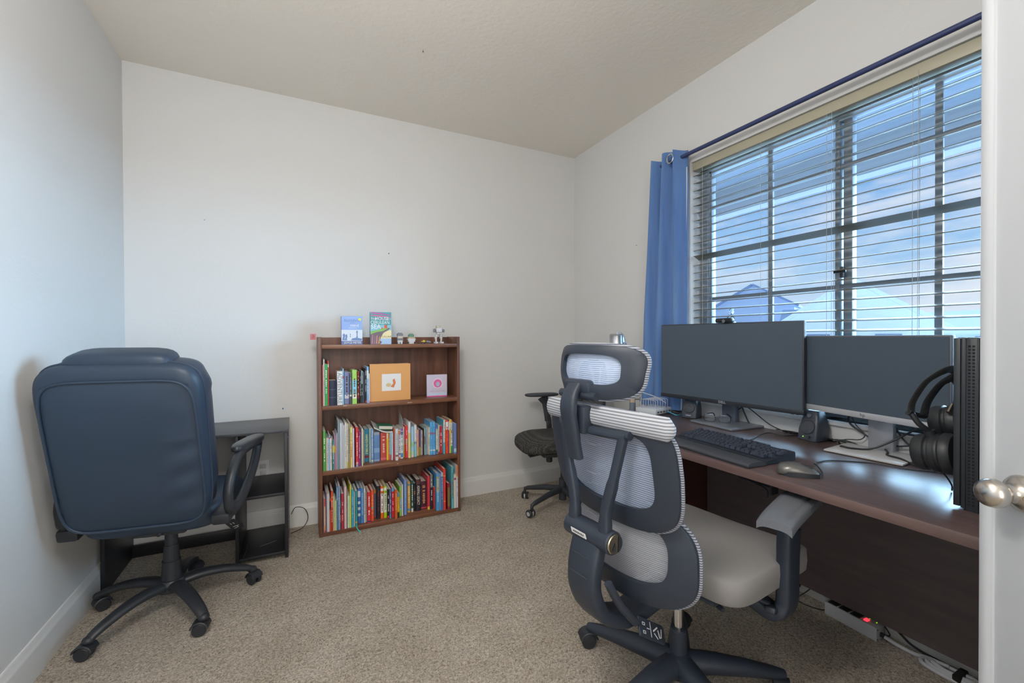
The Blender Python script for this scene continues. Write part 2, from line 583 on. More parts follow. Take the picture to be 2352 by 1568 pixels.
# ------------------------------------------------------------------ blind
SLAT = mat('backlit_slat', (.125, .115, .088), .5, bump=(20, .1, .001), stretch=(1, .1, 1))  # cream slats; the dark backlit look is put into the colour
bl = thing('window_blind', 'cream horizontal slat blind with open slats, one of them tilted, in the window recess', 'blind', (XW + .040, (WY0 + WY1) / 2, WZ1))
LY = (WY1 - WY0) / 2 - .006
g = G(); g.b2((-.030, -LY, -.050), (.030, LY, -.002), .003)
g.build('headrail', mat('blind_cream', (.44, .41, .30), .45), bl)
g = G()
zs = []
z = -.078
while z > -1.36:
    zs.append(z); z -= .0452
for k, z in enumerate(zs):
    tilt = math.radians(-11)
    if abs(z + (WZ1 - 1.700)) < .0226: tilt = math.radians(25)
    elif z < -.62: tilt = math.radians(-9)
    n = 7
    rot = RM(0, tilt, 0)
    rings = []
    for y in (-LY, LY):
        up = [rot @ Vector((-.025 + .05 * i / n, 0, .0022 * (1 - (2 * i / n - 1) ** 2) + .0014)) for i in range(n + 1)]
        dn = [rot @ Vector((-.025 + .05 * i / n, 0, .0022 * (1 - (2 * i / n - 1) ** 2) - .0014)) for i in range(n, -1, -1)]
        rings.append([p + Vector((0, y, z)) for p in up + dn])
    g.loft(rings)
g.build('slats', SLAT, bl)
g = G(); g.b2((-.026, -LY, zs[-1] - .045), (.026, LY, zs[-1] - .028), .003); g.build('bottom_rail', SLAT, bl)
yc = (WY0 + WY1) / 2
g = G()
for y in (1.79, 1.432, 1.12, 1.098, .815, .797, .42):
    for dx in ((-.029, .029) if y not in (1.098, .797) else (-.033,)):
        g.cyl((dx, y - yc, -.03), (dx, y - yc, zs[-1] - .03), .0009, n=6)
g.build('ladder_cords', mat('cord', (.45, .45, .42), .8), bl)

# ------------------------------------------------------------------ curtain and rod
NAVYM = mat('rod_navy', (.035, .05, .14), .35)
rod = thing('curtain_rod', 'thin navy blue curtain rod mounted above the window', 'curtain rod', (2.068, 1.0, 2.286))
g = G(); g.cyl((0, -1.25, 0), (0, 1.030, 0), .0115, n=16); g.build('rod', NAVYM, rod)
for y in (1.012, -.4):
    g = G(); g.box((.065, y, -.004), (.012, .02, .05), None, .002); g.cyl((.06, y, -.013), (0, y, -.013), .005, n=10)
    g.build('bracket', NAVYM, rod)
CURT = mat('blue_curtain', (.075, .165, .40), .8, var=(3.0, (.12, .235, .48)), bump=(300, .15, .001), sheen=.2, stretch=(6, 6, .5))
cur = thing('window_curtain', 'blue grommet curtain bunched at the left side of the window', 'curtain', (2.062, 1.97, 0))
def curt(u, v):
    # u across, v from the top down
    z = 2.335 - 1.575 * v
    half = .118 + .040 * min(1, v * 1.6)
    cy = -.005 + .075 * v
    a = u * 5.2 * PI + 2.4
    y = cy + half * (1 - 2 * u)
    x = .034 * math.cos(a) * (1 - .35 * v) - .004 + .014 * v + .006 * math.sin(7 * u + 3 * v)
    zt = z + (.022 * (u - .35) * 0 if v > 0 else .012 * math.sin(a * .5 + 2.0))
    return (x, y, zt)
g = G(); g.grid(curt, 110, 40, (.003, 0, 0)); g.build('curtain_panel', CURT, cur, 60)
g = G()
def lining(u, v):
    z = 2.225 - 1.46 * v
    return (.028 + .004 * math.sin(5 * v), -.122 + .026 * u + .05 * v - .012 * v * (1 - u), z)
g.grid(lining, 4, 16, (.002, 0, 0)); g.build('lining', mat('curtain_lining', (.66, .68, .72), .9), cur)
for (y, x) in ((-.052, -.033), (.052, .026)):
    g = G()
    ring = [Vector((x - .004, y + .024 * math.cos(2 * PI * k / 24), 2.286 + .026 * math.sin(2 * PI * k / 24))) for k in range(24)]
    g.tube(ring, .0042, 8, True); g.build('grommet', CHROME, cur)

# ------------------------------------------------------------------ door, standing open at the right
DL = Vector((-.5, -.866, 0)).normalized()
DN = Vector((-.866, .5, 0)).normalized()
DP = Vector((1.276, .369, 0))
dr = thing('door_1', 'white door with satin nickel knob standing open at the right', 'door', DP + Vector((0, 0, .012)), math.atan2(DL.y, DL.x))
dr['kind'] = 'structure'
# local x runs from the free edge to the hinge, local -y is the visible face
sgn = 1 if Vector((-DL.y, DL.x, 0)).dot(DN) > 0 else -1
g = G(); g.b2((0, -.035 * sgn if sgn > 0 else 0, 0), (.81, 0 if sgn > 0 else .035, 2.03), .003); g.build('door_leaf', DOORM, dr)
g = G()
prof = [(.0, .0), (.0, .004), (.003, .0065), (.019, .0065), (.0225, .004), (.0255, .0035), (.027, 0)]
g.loft([[Vector((a, sgn * b, z)) for a, b in prof] for z in (0, 2.03)]); g.build('astragal', DOORM, dr)
kn = G()
KM = frame((.078, 0, .896), (0, 0, 1), (1, 0, 0))
if (KM.to_3x3() @ Vector((0, 0, 1))).y * sgn < 0:
    KM = frame((.078, 0, .896), (0, 0, 1), (-1, 0, 0))
kn.lathe([(0, 0), (.0345, 0), (.0345, .004), (.032, .008), (.022, .012), (.0145, .017), (.0115, .026), (.0115, .033), (.015, .036), (.0225, .0405), (.0268, .049), (.0272, .058), (.0235, .068), (.014, .0745), (0, .0765)], KM, 40)
kn.build('knob', NICKEL, dr, 50)
g = G(); g.lathe([(0, .0125), (.0045, .0125), (.0045, .0165), (.003, .0168), (.0028, .015), (0, .015)], KM @ Matrix.Translation((-.004, -.0185, 0)), 16); g.build('knob_screw', NICKEL, dr)

# ------------------------------------------------------------------ outside
SNOW = mat('snow', (.78, .80, .84), .9, bump=(3, .3, .05))
g = G(); g.b2((2.4, -60, -1.3), (140, 160, -.75)); struct(g, 'ground', SNOW, 'snow covered ground beyond the window', 'ground')
PORCH = mat('porch_board', (.20, .22, .26), .8, bump=(9, .2, .004), stretch=(10, .4, 1), var=(5, (.16, .18, .22)))
pr_ = thing('porch_roof', 'grey board porch ceiling and pale beam outside above the window', 'porch roof', (3.2, 1.2, 2.74))
g = G(); g.b2((-.88, -6, 0), (.92, 6, .10)); g.build('ceiling_boards', PORCH, pr_)
g = G(); g.b2((.78, -6, -.265), (.92, 6, 0)); g.build('fascia_beam', mat('porch_beam', (.26, .26, .28), .7, bump=(6, .2, .003)), pr_)
def house(name, label, base, rz, L, Wd, hw, rise, wallc, roofc, over=.5):
    t = thing(name, label, 'house', base, rz, 'houses beyond the window')
    g = G(); g.b2((-L / 2, -Wd / 2, 0), (L / 2, Wd / 2, hw))
    for s in (-1, 1):
        g.prism([(-Wd / 2, 0), (Wd / 2, 0), (0, rise)], .1, frame((s * (L / 2 - .05) - .05, 0, hw), (0, 1, 0), (0, 0, 1)))
    g.build('house_wall', wallc, t)
    g = G()
    for s in (-1, 1):
        ang = math.atan2(rise, Wd / 2)
        ln = math.hypot(rise, Wd / 2) + over
        c = Vector((0, s * (Wd / 2 + over * math.cos(ang)) / 2, hw + rise - (rise + over * math.sin(ang)) / 2 + .10))
        g.box(c, (L + 2 * over, ln, .2), RM(-s * ang, 0, 0))
    g.build('house_roof', roofc, t)
    for s in (-1, 1):
        for y in (-Wd * .22, Wd * .22):
            g = G(); g.box((s * (L / 2 + .02), y, hw * .55), (.08, 1.1, 1.3)); g.build('house_window', mat('far_window', (.16, .2, .28), .2), t)
    for x in (-L * .3, 0, L * .3):
        for s in (-1, 1):
            g = G(); g.box((x, s * (Wd / 2 + .02), hw * .55), (1.2, .08, 1.3)); g.build('house_window', MATS['far_window'], t)
    return t
SIDEW = mat('white_siding', (.86, .87, .88), .8, bump=(.5, .6, .05), stretch=(.01, .01, 16))
SIDEB = mat('blue_grey_siding', (.42, .46, .56), .8, bump=(.5, .6, .05), stretch=(.01, .01, 16))
ROOFS = mat('snowy_roof', (.86, .88, .92), .9)
ROOFD = mat('slate_roof', (.20, .24, .34), .9)
house('house', 'white sided house with snowy gable roof nearest beyond the window', (31, 14.6, -.75), math.radians(24), 7, 7.0, 2.55, 2.45, SIDEW, ROOFS)
house('house', 'tall grey blue gabled house far behind the snowy conifer', (48, 32.0, -.75), math.radians(205), 9, 7.5, 5.2, 2.2, SIDEB, ROOFD)
house('house', 'low white house wing with dark roof beside the nearest gable', (42, 20.5, -.75), math.radians(115), 8, 5.5, 2.6, 1.6, SIDEW, ROOFD)
house('house', 'distant pale house low on the right side of the view', (62, 16, -.75), math.radians(80), 16, 8, 2.2, 2.2, SIDEW, ROOFS)
random.seed(5)
t = thing('conifer_tree', 'snowy conifer tree in front of the grey blue house', 'tree', (30, 22.3, -.75))
g = G(); g.cyl((0, 0, 0), (0, 0, 3.8), .16, .04, 8); g.build('trunk', mat('bark', (.12, .09, .08), .9), t)
g = G()
for k in range(150):
    z = .5 + 3.6 * random.random()
    a = random.random() * 2 * PI
    r = (4.4 - z) * .42 * (.55 + .5 * random.random())
    p = Vector((r * math.cos(a), r * math.sin(a), z - r * .25))
    q = Vector((0, 0, z + .1))
    w = Vector((-math.sin(a), math.cos(a), 0)) * .16
    m_ = (p + q) / 2 + Vector((0, 0, .12))
    g.i = 1 if random.random() < .6 else 0
    g.faces([q, m_ + w, p, m_ - w, m_ - Vector((0, 0, .16))], [(0, 1, 2, 3), (0, 4, 1), (1, 4, 2), (2, 4, 3), (3, 4, 0)])
g.build('needle_boughs', [mat('pine_needles', (.10, .14, .13), .9), SNOW], t)
hl = G()
random.seed(8)
def hillf(u, v):
    y = -30 + 130 * u
    return (95 + 25 * v, y, -.9 + (4.2 + 1.6 * math.sin(y * .11) + 1.1 * math.sin(y * .31 + 1)) * math.sin(min(1, v * 1.5) * PI / 2) * .55 + .12 * math.sin(y * 3.1 + v * 9))
hl.grid(hillf, 90, 14)
struct(hl, 'hills', mat('snowy_hill', (.62, .64, .70), .9, var=(.35, (.28, .30, .36)), bump=(.6, .5, .4)), 'low snowy hills with bare brush on the horizon', 'hills')

# =================================================================== bookcase and what stands in it
BX0, BX1, BF, BB = .108, 1.009, 2.850, 3.078
bc = thing('bookcase', 'brown wooden bookcase full of books against the back wall', 'bookcase', ((BX0 + BX1) / 2, BF, 0))
hw = (BX1 - BX0) / 2
for s in (-1, 1):
    g = G(); g.b2((s * hw - (.020 if s > 0 else 0), 0, 0), (s * hw + (.020 if s < 0 else 0), BB - BF, 1.216), .0015)
    g.build('side_panel', SHELFWOOD, bc)
g = G(); g.b2((-hw + .02, BB - BF - .008, .0), (hw - .02, BB - BF, 1.214)); g.build('back_panel', SHELFWOOD, bc)
for z, th in ((1.168, .024), (.798, .028), (.403, .030), (.030, .028)):
    g = G(); g.b2((-hw + .0205, .001, z - th), (hw - .0205, BB - BF - .0085, z), .0015); g.build('shelf', SHELFWOODH, bc)
for (x, z, w) in ((.02, .388, .010), (.10, .782, .03), (-.30, .79, .02)):
    g = G(); g.box((x, .0005, z), (w, .001, .006)); g.build('edge_chip', mat('chipped_edge', (.40, .30, .24), .8), bc)

BOOKS = [
('u',0.1313,0.0037,2.842,0.249,'d85f6e','slim coral pink book',[],'f0c0c0',None),
('u',0.1353,0.0087,2.842,0.282,'b9b4ae','tall slim grey book',[],'8a8a90',None),
('u',0.1443,0.0157,2.842,0.251,'2f9a4c','bright green slim book',[],'d8f0d8',None),
('u',0.1610,0.0060,2.846,0.272,'c9483a','slim orange red book set back',[(0.86, 0.93, 'f0e8e0')],None,None),
('u',0.1680,0.0420,2.842,0.153,'16223a','thick navy book with raised spine bands',[(0.3, 0.33, '3f4c66'), (0.62, 0.65, '3f4c66')],None,None),
('u',0.2140,0.0300,2.842,0.207,'dfe3e3','white book with large outlined spine lettering',[],None,'ADVENTURE'),
('u',0.2450,0.0070,2.842,0.222,'8fc3e4','pale sky blue slim book',[(0.72, 0.8, 'b05a6a')],None,None),
('u',0.2570,0.0280,2.866,0.200,'7d88ae','grey blue book with white sticker',[(0.17, 0.29, 'd6d6e2')],'2e3350',None),
('u',0.2853,0.0127,2.842,0.193,'4a4a58','slim charcoal book with small white sticker',[(0.25, 0.31, 'd8d0c8')],'9a98a8',None),
('u',0.3010,0.0270,2.843,0.212,'9acb62','lime and sky blue book with white sticker',[(0.29, 0.7, '7cc4e6'), (0.16, 0.28, 'dcdfe6')],'6a5040',None),
('u',0.3370,0.0110,2.893,0.199,'a8323a','slim red book with dark title band',[(0, 0.12, '33262c'), (0.55, 0.75, '3a2a30')],'e8d0d0',None),
('u',0.3483,0.0067,2.864,0.196,'20242e','slim black book with white lettering',[],'c8c8cc',None),
('u',0.3580,0.0110,2.882,0.202,'36505c','slim dark teal book with pale blue top',[(0.6, 1, '8fb4c8')],'cfd8d8',None),
('u',0.3693,0.0077,2.877,0.194,'565d72','slim slate grey book',[],None,None),
('u',0.3773,0.0087,2.842,0.220,'262a34','black book with grey title panels',[(0.02, 0.08, 'c83a40'), (0.33, 0.52, '7d7d82'), (0.56, 0.68, '7d7d82'), (0.8, 0.93, '7d7d82')],None,None),
('u',0.3870,0.0130,2.842,0.229,'7fa9d6','light blue book with white top panel',[(0.68, 0.9, 'dcdcd8')],'b8d4ea',None),
('u',0.4003,0.0057,2.844,0.185,'d8d4da','slim white booklet',[(0.0, 0.08, 'e07898')],None,None),
('m',0.1313,0.0157,2.842,0.242,'4f9a46','lime green book with pale lettering',[],'c8e0b8',None),
('m',0.1480,0.0060,2.842,0.199,'c9bdb4','slim beige picture book',[],None,None),
('m',0.1550,0.0080,2.842,0.198,'d5d8de','slim white picture book',[],'a0a4ac',None),
('m',0.1640,0.0070,2.842,0.213,'8db6d8','slim light blue picture book',[(0.9, 0.95, 'c85060')],None,None),
('m',0.1713,0.0097,2.842,0.195,'d9d4cc','slim cream picture book',[],'b8a090',None),
('m',0.1840,0.0090,2.842,0.182,'3f8a8c','slim teal book with yellow title',[(0.58, 0.82, 'd8d468')],'c8dcd8',None),
('m',0.1940,0.0080,2.842,0.210,'a38a9e','slim mauve book with yellow title',[(0.5, 0.7, 'd8b83e')],None,None),
('m',0.2023,0.0047,2.842,0.213,'c8707a','very slim pink spined booklet',[],None,None),
('m',0.2073,0.0057,2.842,0.223,'9cc0dc','very slim sky blue booklet',[],None,None),
('m',0.2140,0.0130,2.842,0.300,'7d8a92','tall slate grey folder',[],None,None),
('m',0.2280,0.0090,2.842,0.284,'d6d9e6','tall white picture book',[],None,None),
('m',0.2380,0.0070,2.842,0.283,'c4cfe0','tall icy blue slim book',[],None,None),
('m',0.2460,0.0090,2.842,0.268,'c6c4c8','tall light grey slim book',[],None,None),
('m',0.2560,0.0090,2.842,0.284,'dcdad6','tall off white slim book',[],'a8b0b8',None),
('m',0.2660,0.0090,2.842,0.276,'cfcdc6','tall ivory book with yellow foot',[(0, 0.14, 'c8c050')],'8a9098',None),
('m',0.2760,0.0100,2.842,0.282,'9c8f6c','tall tan and olive slim book',[],'50605c',None),
('m',0.2870,0.0120,2.842,0.253,'e0c070','yellow picture book with red lettering',[(0.62, 0.98, 'e3dc8c')],'c06a3a',None),
('m',0.3000,0.0110,2.842,0.242,'c9c9e2','lavender white slim book',[],None,None),
('m',0.3200,0.0150,2.846,0.247,'cf3a3c','red book with white script lettering',[(0, 0.05, '7a98c8'), (0.06, 0.12, 'e0a8a0')],'f0c8c4',None),
('m',0.3380,0.0090,2.858,0.221,'a0268e','magenta slim book',[],'e8c8e4',None),
('m',0.3480,0.0070,2.858,0.203,'5f5a5e','dark grey slim book',[],None,None),
('m',0.3553,0.0087,2.849,0.235,'d4d1c9','white book with green page edge',[],None,None),
('m',0.3730,0.0050,2.907,0.212,'d9d6b6','very slim pale yellow booklet',[],None,None),
('m',0.3820,0.0280,2.929,0.213,'2f7d9c','teal book with yellow lettering',[(0.12, 0.2, '7a2c30')],None,'HANDS-ON BIBLE'),
('m',0.4110,0.0070,2.910,0.219,'cdd7c8','slim pale green booklet',[],None,None),
('m',0.4183,0.0137,2.891,0.219,'6f9ccc','light blue book with pale lettering',[(0.04, 0.08, 'dde09a')],None,'What Would Jesus Do'),
('m',0.4370,0.0390,2.913,0.191,'5f86b8','wide worn blue book with patchy cloth',[(0.0, 0.06, '88a0c4'), (0.9, 1, '8f98a8'), (0.3, 0.45, '7fa4cc')],None,None),
('m',0.4810,0.0380,2.912,0.185,'b5483e','thick terracotta red book',[(0.03, 0.1, 'c86878')],'e0b0a4',None),
('m',0.5193,0.0097,2.909,0.178,'e6c640','yellow slim book',[(0.8, 1, 'e0d8c8')],None,None),
('m',0.5300,0.0080,2.909,0.177,'d9843a','orange slim book',[],'f0d0a0',None),
('m',0.5390,0.0090,2.904,0.179,'8fc0d6','light blue slim book with red foot',[(0, 0.2, 'd04858')],None,None),
('m',0.5483,0.0097,2.895,0.180,'bcd0e0','pale blue slim book',[],None,None),
('m',0.5610,0.0080,2.898,0.209,'b8503c','rust orange slim book',[(0.0, 0.5, 'b03844')],None,None),
('m',0.5693,0.0187,2.872,0.208,'cfd0d4','thick white book with grey side',[(0.12, 0.18, '9a5a60')],'8a90a0',None),
('m',0.5960,0.0130,2.902,0.193,'dadada','white book with orange cap',[(0.84, 0.97, 'e57a30'), (0.0, 0.06, 'e0682a'), (0.15, 0.19, '3a4470')],'6a7a98',None),
('m',0.6100,0.0160,2.904,0.200,'dbdde2','white book with purple and blue cap',[(0.92, 1, '8a56b0'), (0.8, 0.9, '3f62a8'), (0.04, 0.18, '4a8cc8')],'6a88b0',None),
('m',0.6320,0.0070,2.924,0.207,'d8d9d4','slim white book with yellow edge',[(0.0, 0.4, 'c8c24a')],None,None),
('m',0.6410,0.0170,2.907,0.214,'d43a40','red book with portrait patch on spine',[(0.43, 0.57, 'a07858')],'f0b8b4',None),
('m',0.6583,0.0157,2.894,0.241,'d8dce2','tall white book with yellow stripe',[(0.0, 0.7, 'd2c874')],None,None),
('m',0.6790,0.0190,2.901,0.207,'9cc4de','pale blue landscape book',[(0.35, 0.5, '8fbf94'), (0, 0.1, 'cfc4b0'), (0.1, 0.2, 'a8cfa0')],None,None),
('m',0.7010,0.0160,2.904,0.216,'d5d9dd','white and aqua book',[(0, 0.4, '7fc2cc'), (0.4, 0.48, '46708c')],'a8b0bc',None),
('m',0.7220,0.0130,2.920,0.178,'e8ae8c','peach slim book',[(0.7, 0.85, 'cfa8c4')],'e88a5a',None),
('m',0.7390,0.0130,2.930,0.177,'5a4a6a','dusky violet book with olive foot',[(0, 0.32, '9a943c')],None,None),
('m',0.7530,0.0120,2.930,0.167,'bfb0b4','pinkish grey slim book',[],'7a7070',None),
('m',0.7653,0.0047,2.915,0.184,'26282e','black slim book with streaked spine',[],'b8b8b8',None),
('m',0.7750,0.0050,2.922,0.184,'dcd0cc','slim white and red book',[(0.4, 0.7, 'c85a50')],None,None),
('m',0.7803,0.0077,2.919,0.190,'4fa6b8','turquoise slim book',[],'3a6a7a',None),
('m',0.7910,0.0090,2.927,0.188,'b5aebc','pale lilac slim book',[],None,None),
('m',0.8003,0.0087,2.909,0.190,'ded8bc','cream slim book',[],'8a8468',None),
('m',0.8093,0.0177,2.901,0.227,'62ade0','sky blue paperback, left of two',[(0.12, 0.16, 'e8e8e8'), (0.62, 0.68, 'c04858')],'4a88b8',None),
('m',0.8273,0.0187,2.896,0.226,'5fa4da','sky blue paperback, right of two',[(0.12, 0.16, 'e8e8e8'), (0.62, 0.68, 'c04858')],'4a88b8',None),
('m',0.8550,0.0140,2.915,0.204,'dcdee0','white book with blue and green cap',[(0.84, 1, '4a78c0'), (0.02, 0.08, '4a68b8'), (0.08, 0.14, '4aa040')],'a0b0a0',None),
('m',0.8720,0.0090,2.917,0.193,'cfcfc4','slim ivory book with red foot',[(0, 0.06, 'c84a50')],'7a8a70',None),
('m',0.8830,0.0160,2.914,0.188,'c42e3c','red novel with white block lettering',[],'f0d0d0',None),
('m',0.8993,0.0127,2.884,0.235,'5fb0c4','tall aqua hardback with white spine top',[(0.34, 1, 'dcdcd8')],'d87a60',None),
('m',0.9150,0.0200,2.883,0.230,'e0502c','tall orange red book with white panel',[(0.72, 0.96, 'e0dcd8')],'b83a20',None),
('m',0.9370,0.0060,2.885,0.231,'8a5aa8','slim purple book',[(0.7, 0.96, 'dcd8dc')],None,None),
('m',0.9433,0.0087,2.885,0.234,'e2d24e','slim yellow book',[(0.72, 0.9, 'e2dccc')],'9a8a30',None),
('m',0.9530,0.0100,2.884,0.231,'dcdcd6','white book, orange cap, green foot',[(0.92, 1, 'e08030'), (0.6, 0.68, 'e08030'), (0, 0.22, '2f9a54')],'6a7078',None),
('m',0.9633,0.0207,2.851,0.211,'6a80b0','grey blue book at the row end',[(0.06, 0.18, 'a8c4d0')],None,None),
('b',0.1313,0.0035,2.842,0.208,'8f9aa6','slim blue grey book',[],None,None),
('b',0.1351,0.0079,2.842,0.203,'d8b08c','slim tan book with red cap',[(0.78, 1, 'c8443e'), (0.0, 0.06, 'c04050'), (0.06, 0.2, 'e08a48')],None,None),
('b',0.1440,0.0050,2.842,0.239,'6a5478','slim purple book',[],None,None),
('b',0.1500,0.0150,2.842,0.234,'bfc1c6','light grey thin book',[],None,None),
('b',0.1660,0.0070,2.842,0.195,'d05a30','slim orange and black book',[(0.68, 0.95, '3a2e38')],None,None),
('b',0.1740,0.0110,2.842,0.246,'b8382f','red and orange slim book',[(0.55, 1, 'd8502e')],'e8c0a8',None),
('b',0.1860,0.0080,2.842,0.212,'c6c49a','slim pale khaki book',[],None,None),
('b',0.1950,0.0100,2.842,0.185,'c2c88a','slim yellow green book',[],None,None),
('b',0.2060,0.0070,2.842,0.263,'5a8ab0','slim mid blue book',[(0.7, 1, '9cc4de')],None,None),
('b',0.2150,0.0110,2.842,0.269,'7f93bd','slate blue book',[],'b8c4de',None),
('b',0.2270,0.0050,2.842,0.222,'4a4440','slim dark book with coloured specks',[(0.2, 0.4, 'b87a30'), (0.6, 0.8, '3a8a7a')],None,None),
('b',0.2330,0.0130,2.842,0.218,'b02e40','crimson slim book',[],'e8a8b0',None),
('b',0.2490,0.0150,2.842,0.260,'cfb2b6','pale dusty pink book',[],None,None),
('b',0.2680,0.0140,2.842,0.200,'b5ceaa','pale mint green book',[],'a0b898',None),
('b',0.2823,0.0077,2.842,0.267,'d0ce4e','tall slim yellow book',[],None,None),
('b',0.2920,0.0120,2.842,0.235,'3aa2bc','turquoise slim book with speckled foot',[(0.4, 0.6, '3a94b4')],'8fd0d8',None),
('b',0.3060,0.0060,2.851,0.214,'dcd4da','very slim white booklet',[],None,None),
('b',0.3130,0.0140,2.842,0.222,'2f8a8c','teal book with a ribbon bookmark',[(0.1, 0.14, 'c09a4a')],None,None),
('b',0.3330,0.0180,2.887,0.221,'3f6cae','blue book with white title blocks',[(0.75, 0.93, 'cdd0da'), (0.55, 0.63, 'cfd6e0'), (0.38, 0.46, 'cfd6e0'), (0.2, 0.28, 'cfd6e0')],None,None),
('b',0.3513,0.0187,2.881,0.221,'4a80bc','plain blue book',[],'8fb4dc',None),
('b',0.3703,0.0087,2.877,0.224,'d6d2cc','slim white book with red flecks',[],'b87a6a',None),
('b',0.3810,0.0070,2.886,0.194,'9fb0ac','slim grey green book',[],None,None),
('b',0.3883,0.0207,2.858,0.197,'cf2f34','bright red book with white lettering',[(0.03, 0.08, '2e3a7a')],'f0d8d8',None),
('b',0.4140,0.0180,2.884,0.196,'dd5a38','vermilion book with gold lettering',[(0.4, 0.46, '4a9a98')],'e8a860',None),
('b',0.4400,0.0110,2.929,0.183,'66708c','slim grey blue book with tan cap',[(0.88, 1, 'd0903e'), (0, 0.05, 'c04a48')],None,None),
('b',0.4513,0.0217,2.893,0.215,'22232c','black novel with dark red lettering',[],'7a2c38',None),
('b',0.4760,0.0190,2.893,0.209,'f0651c','orange book with white title panel',[(0.18, 0.78, 'dcd8dc'), (0.86, 0.94, 'dcd8dc')],'6a6a78',None),
('b',0.4970,0.0190,2.895,0.208,'a8c21c','lime book with white title panel',[(0.17, 0.78, 'd8dcc8'), (0.86, 0.96, 'd8dcc8')],'6a7a50',None),
('b',0.5163,0.0127,2.878,0.189,'24252b','black book with white title and red foot',[(0.02, 0.09, 'c83038')],'dcdcdc',None),
('b',0.5293,0.0107,2.872,0.189,'5f6f9c','slate blue slim book',[(0.0, 0.15, '4a98c8')],'b8c4d8',None),
('b',0.5430,0.0170,2.879,0.194,'bd2438','red novel with turquoise cap',[(0.88, 1, '4aa4cc')],'e8a0a8',None),
('b',0.5603,0.0137,2.850,0.189,'c8622e','burnt orange book',[],'e8b078',None),
('b',0.5760,0.0130,2.854,0.163,'e4c21e','small yellow book with black foot',[(0, 0.24, '1e2226'), (0.85, 1, '4a8ac0')],'b84a30',None),
('b',0.5950,0.0140,2.879,0.195,'86bf52','grass green and aqua book',[(0.2, 0.6, '86c2dc')],'b87a4a',None),
('b',0.6093,0.0087,2.876,0.206,'dcd9de','slim white hardback',[],None,None),
('b',0.6250,0.0190,2.882,0.235,'6c8cc0','tall tan hardback with blue cloth spine',[],'8aa4d0',None),
('b',0.6540,0.0210,2.913,0.205,'c8994e','gold brown book with small round emblem',[(0.06, 0.12, '4a98c8'), (0.88, 0.94, '6a8a9a')],'e8d4a8',None),
('b',0.6790,0.0150,2.909,0.213,'2f5a54','dark green book with white sticker',[(0.0, 0.12, 'd4d0cc')],'c8d4c8',None),
('b',0.6990,0.0140,2.923,0.187,'26262c','slim black book with brown disc',[(0.6, 0.72, 'b06a48')],'6a5a58',None),
('b',0.7133,0.0317,2.910,0.213,'24222a','black novel with serif lettering',[(0.85, 1, '5a3034')],None,'ASHFALL LEGACY'),
('b',0.7490,0.0400,2.921,0.192,'4a2230','thick maroon book with gold lettering',[(0.03, 0.08, 'c04048')],'b89060',None),
('b',0.7893,0.0167,2.899,0.229,'c43848','red book with yellow foot',[(0.0, 0.09, 'c8c03a')],None,None),
('b',0.8080,0.0190,2.900,0.238,'2a2c34','black book with silver collage top',[(0.62, 1, '77736c')],'b8b8b8',None),
('b',0.8273,0.0097,2.889,0.150,'c4332e','short slim red book',[],None,None),
('b',0.8373,0.0217,2.852,0.253,'4a92c4','blue book with sepia picture band',[(0.5, 0.92, 'a09a78'), (0.92, 1, '5a94cc')],'a8d0e0',None),
('b',0.8600,0.0060,2.850,0.248,'8fa8c4','very slim pale blue booklet',[],None,None),
('b',0.8663,0.0167,2.842,0.258,'4f6ca4','royal blue hardback with grey cap',[(0.9, 1, 'a8b0b8')],'8fa8d0',None),
('b',0.8840,0.0170,2.842,0.282,'d04030','tall red hardback with gold marks',[(0.2, 0.22, 'd8a040'), (0.82, 0.84, 'd8a040')],None,None),
('b',0.9130,0.0190,2.842,0.178,'8a2434','leaning maroon booklet with white edge',[(0.1, 0.85, '7a6a3a')],None,None),
('b',0.9410,0.0160,2.842,0.288,'5aa8b4','tall teal scenic book',[(0.3, 0.7, '8a9a94')],'3a6a70',None),
('b',0.9590,0.0170,2.842,0.232,'cfccc2','ivory slim book near the row end',[(0.84, 0.9, 'a04858')],None,None),
('b',0.9780,0.0105,2.842,0.291,'d8d8dc','white book with orange cap',[(0.76, 1, 'e5702e'), (0.73, 0.76, 'ecae3a')],'8a8a92',None),
]
BCM = {}
def bookcol(h):
    if h not in BCM:
        c = tuple(min(.82, x * 1.12) for x in lin(h))
        BCM[h] = mat('cover_' + h, c, .42)
    return BCM[h]
ORD = ['first', 'second', 'third', 'fourth', 'fifth', 'sixth', 'seventh', 'eighth', 'ninth', 'tenth', 'eleventh', 'twelfth', 'thirteenth', 'fourteenth', 'fifteenth', 'sixteenth', 'seventeenth', 'eighteenth', 'nineteenth', 'twentieth']
def ordinal(n):
    if n <= 20: return ORD[n - 1]
    tens = {2: 'twenty', 3: 'thirty', 4: 'forty', 5: 'fifty', 6: 'sixty'}[n // 10]
    if n % 10 == 0: return tens[:-1] + 'ieth'
    return tens + ' ' + ORD[n % 10 - 1]
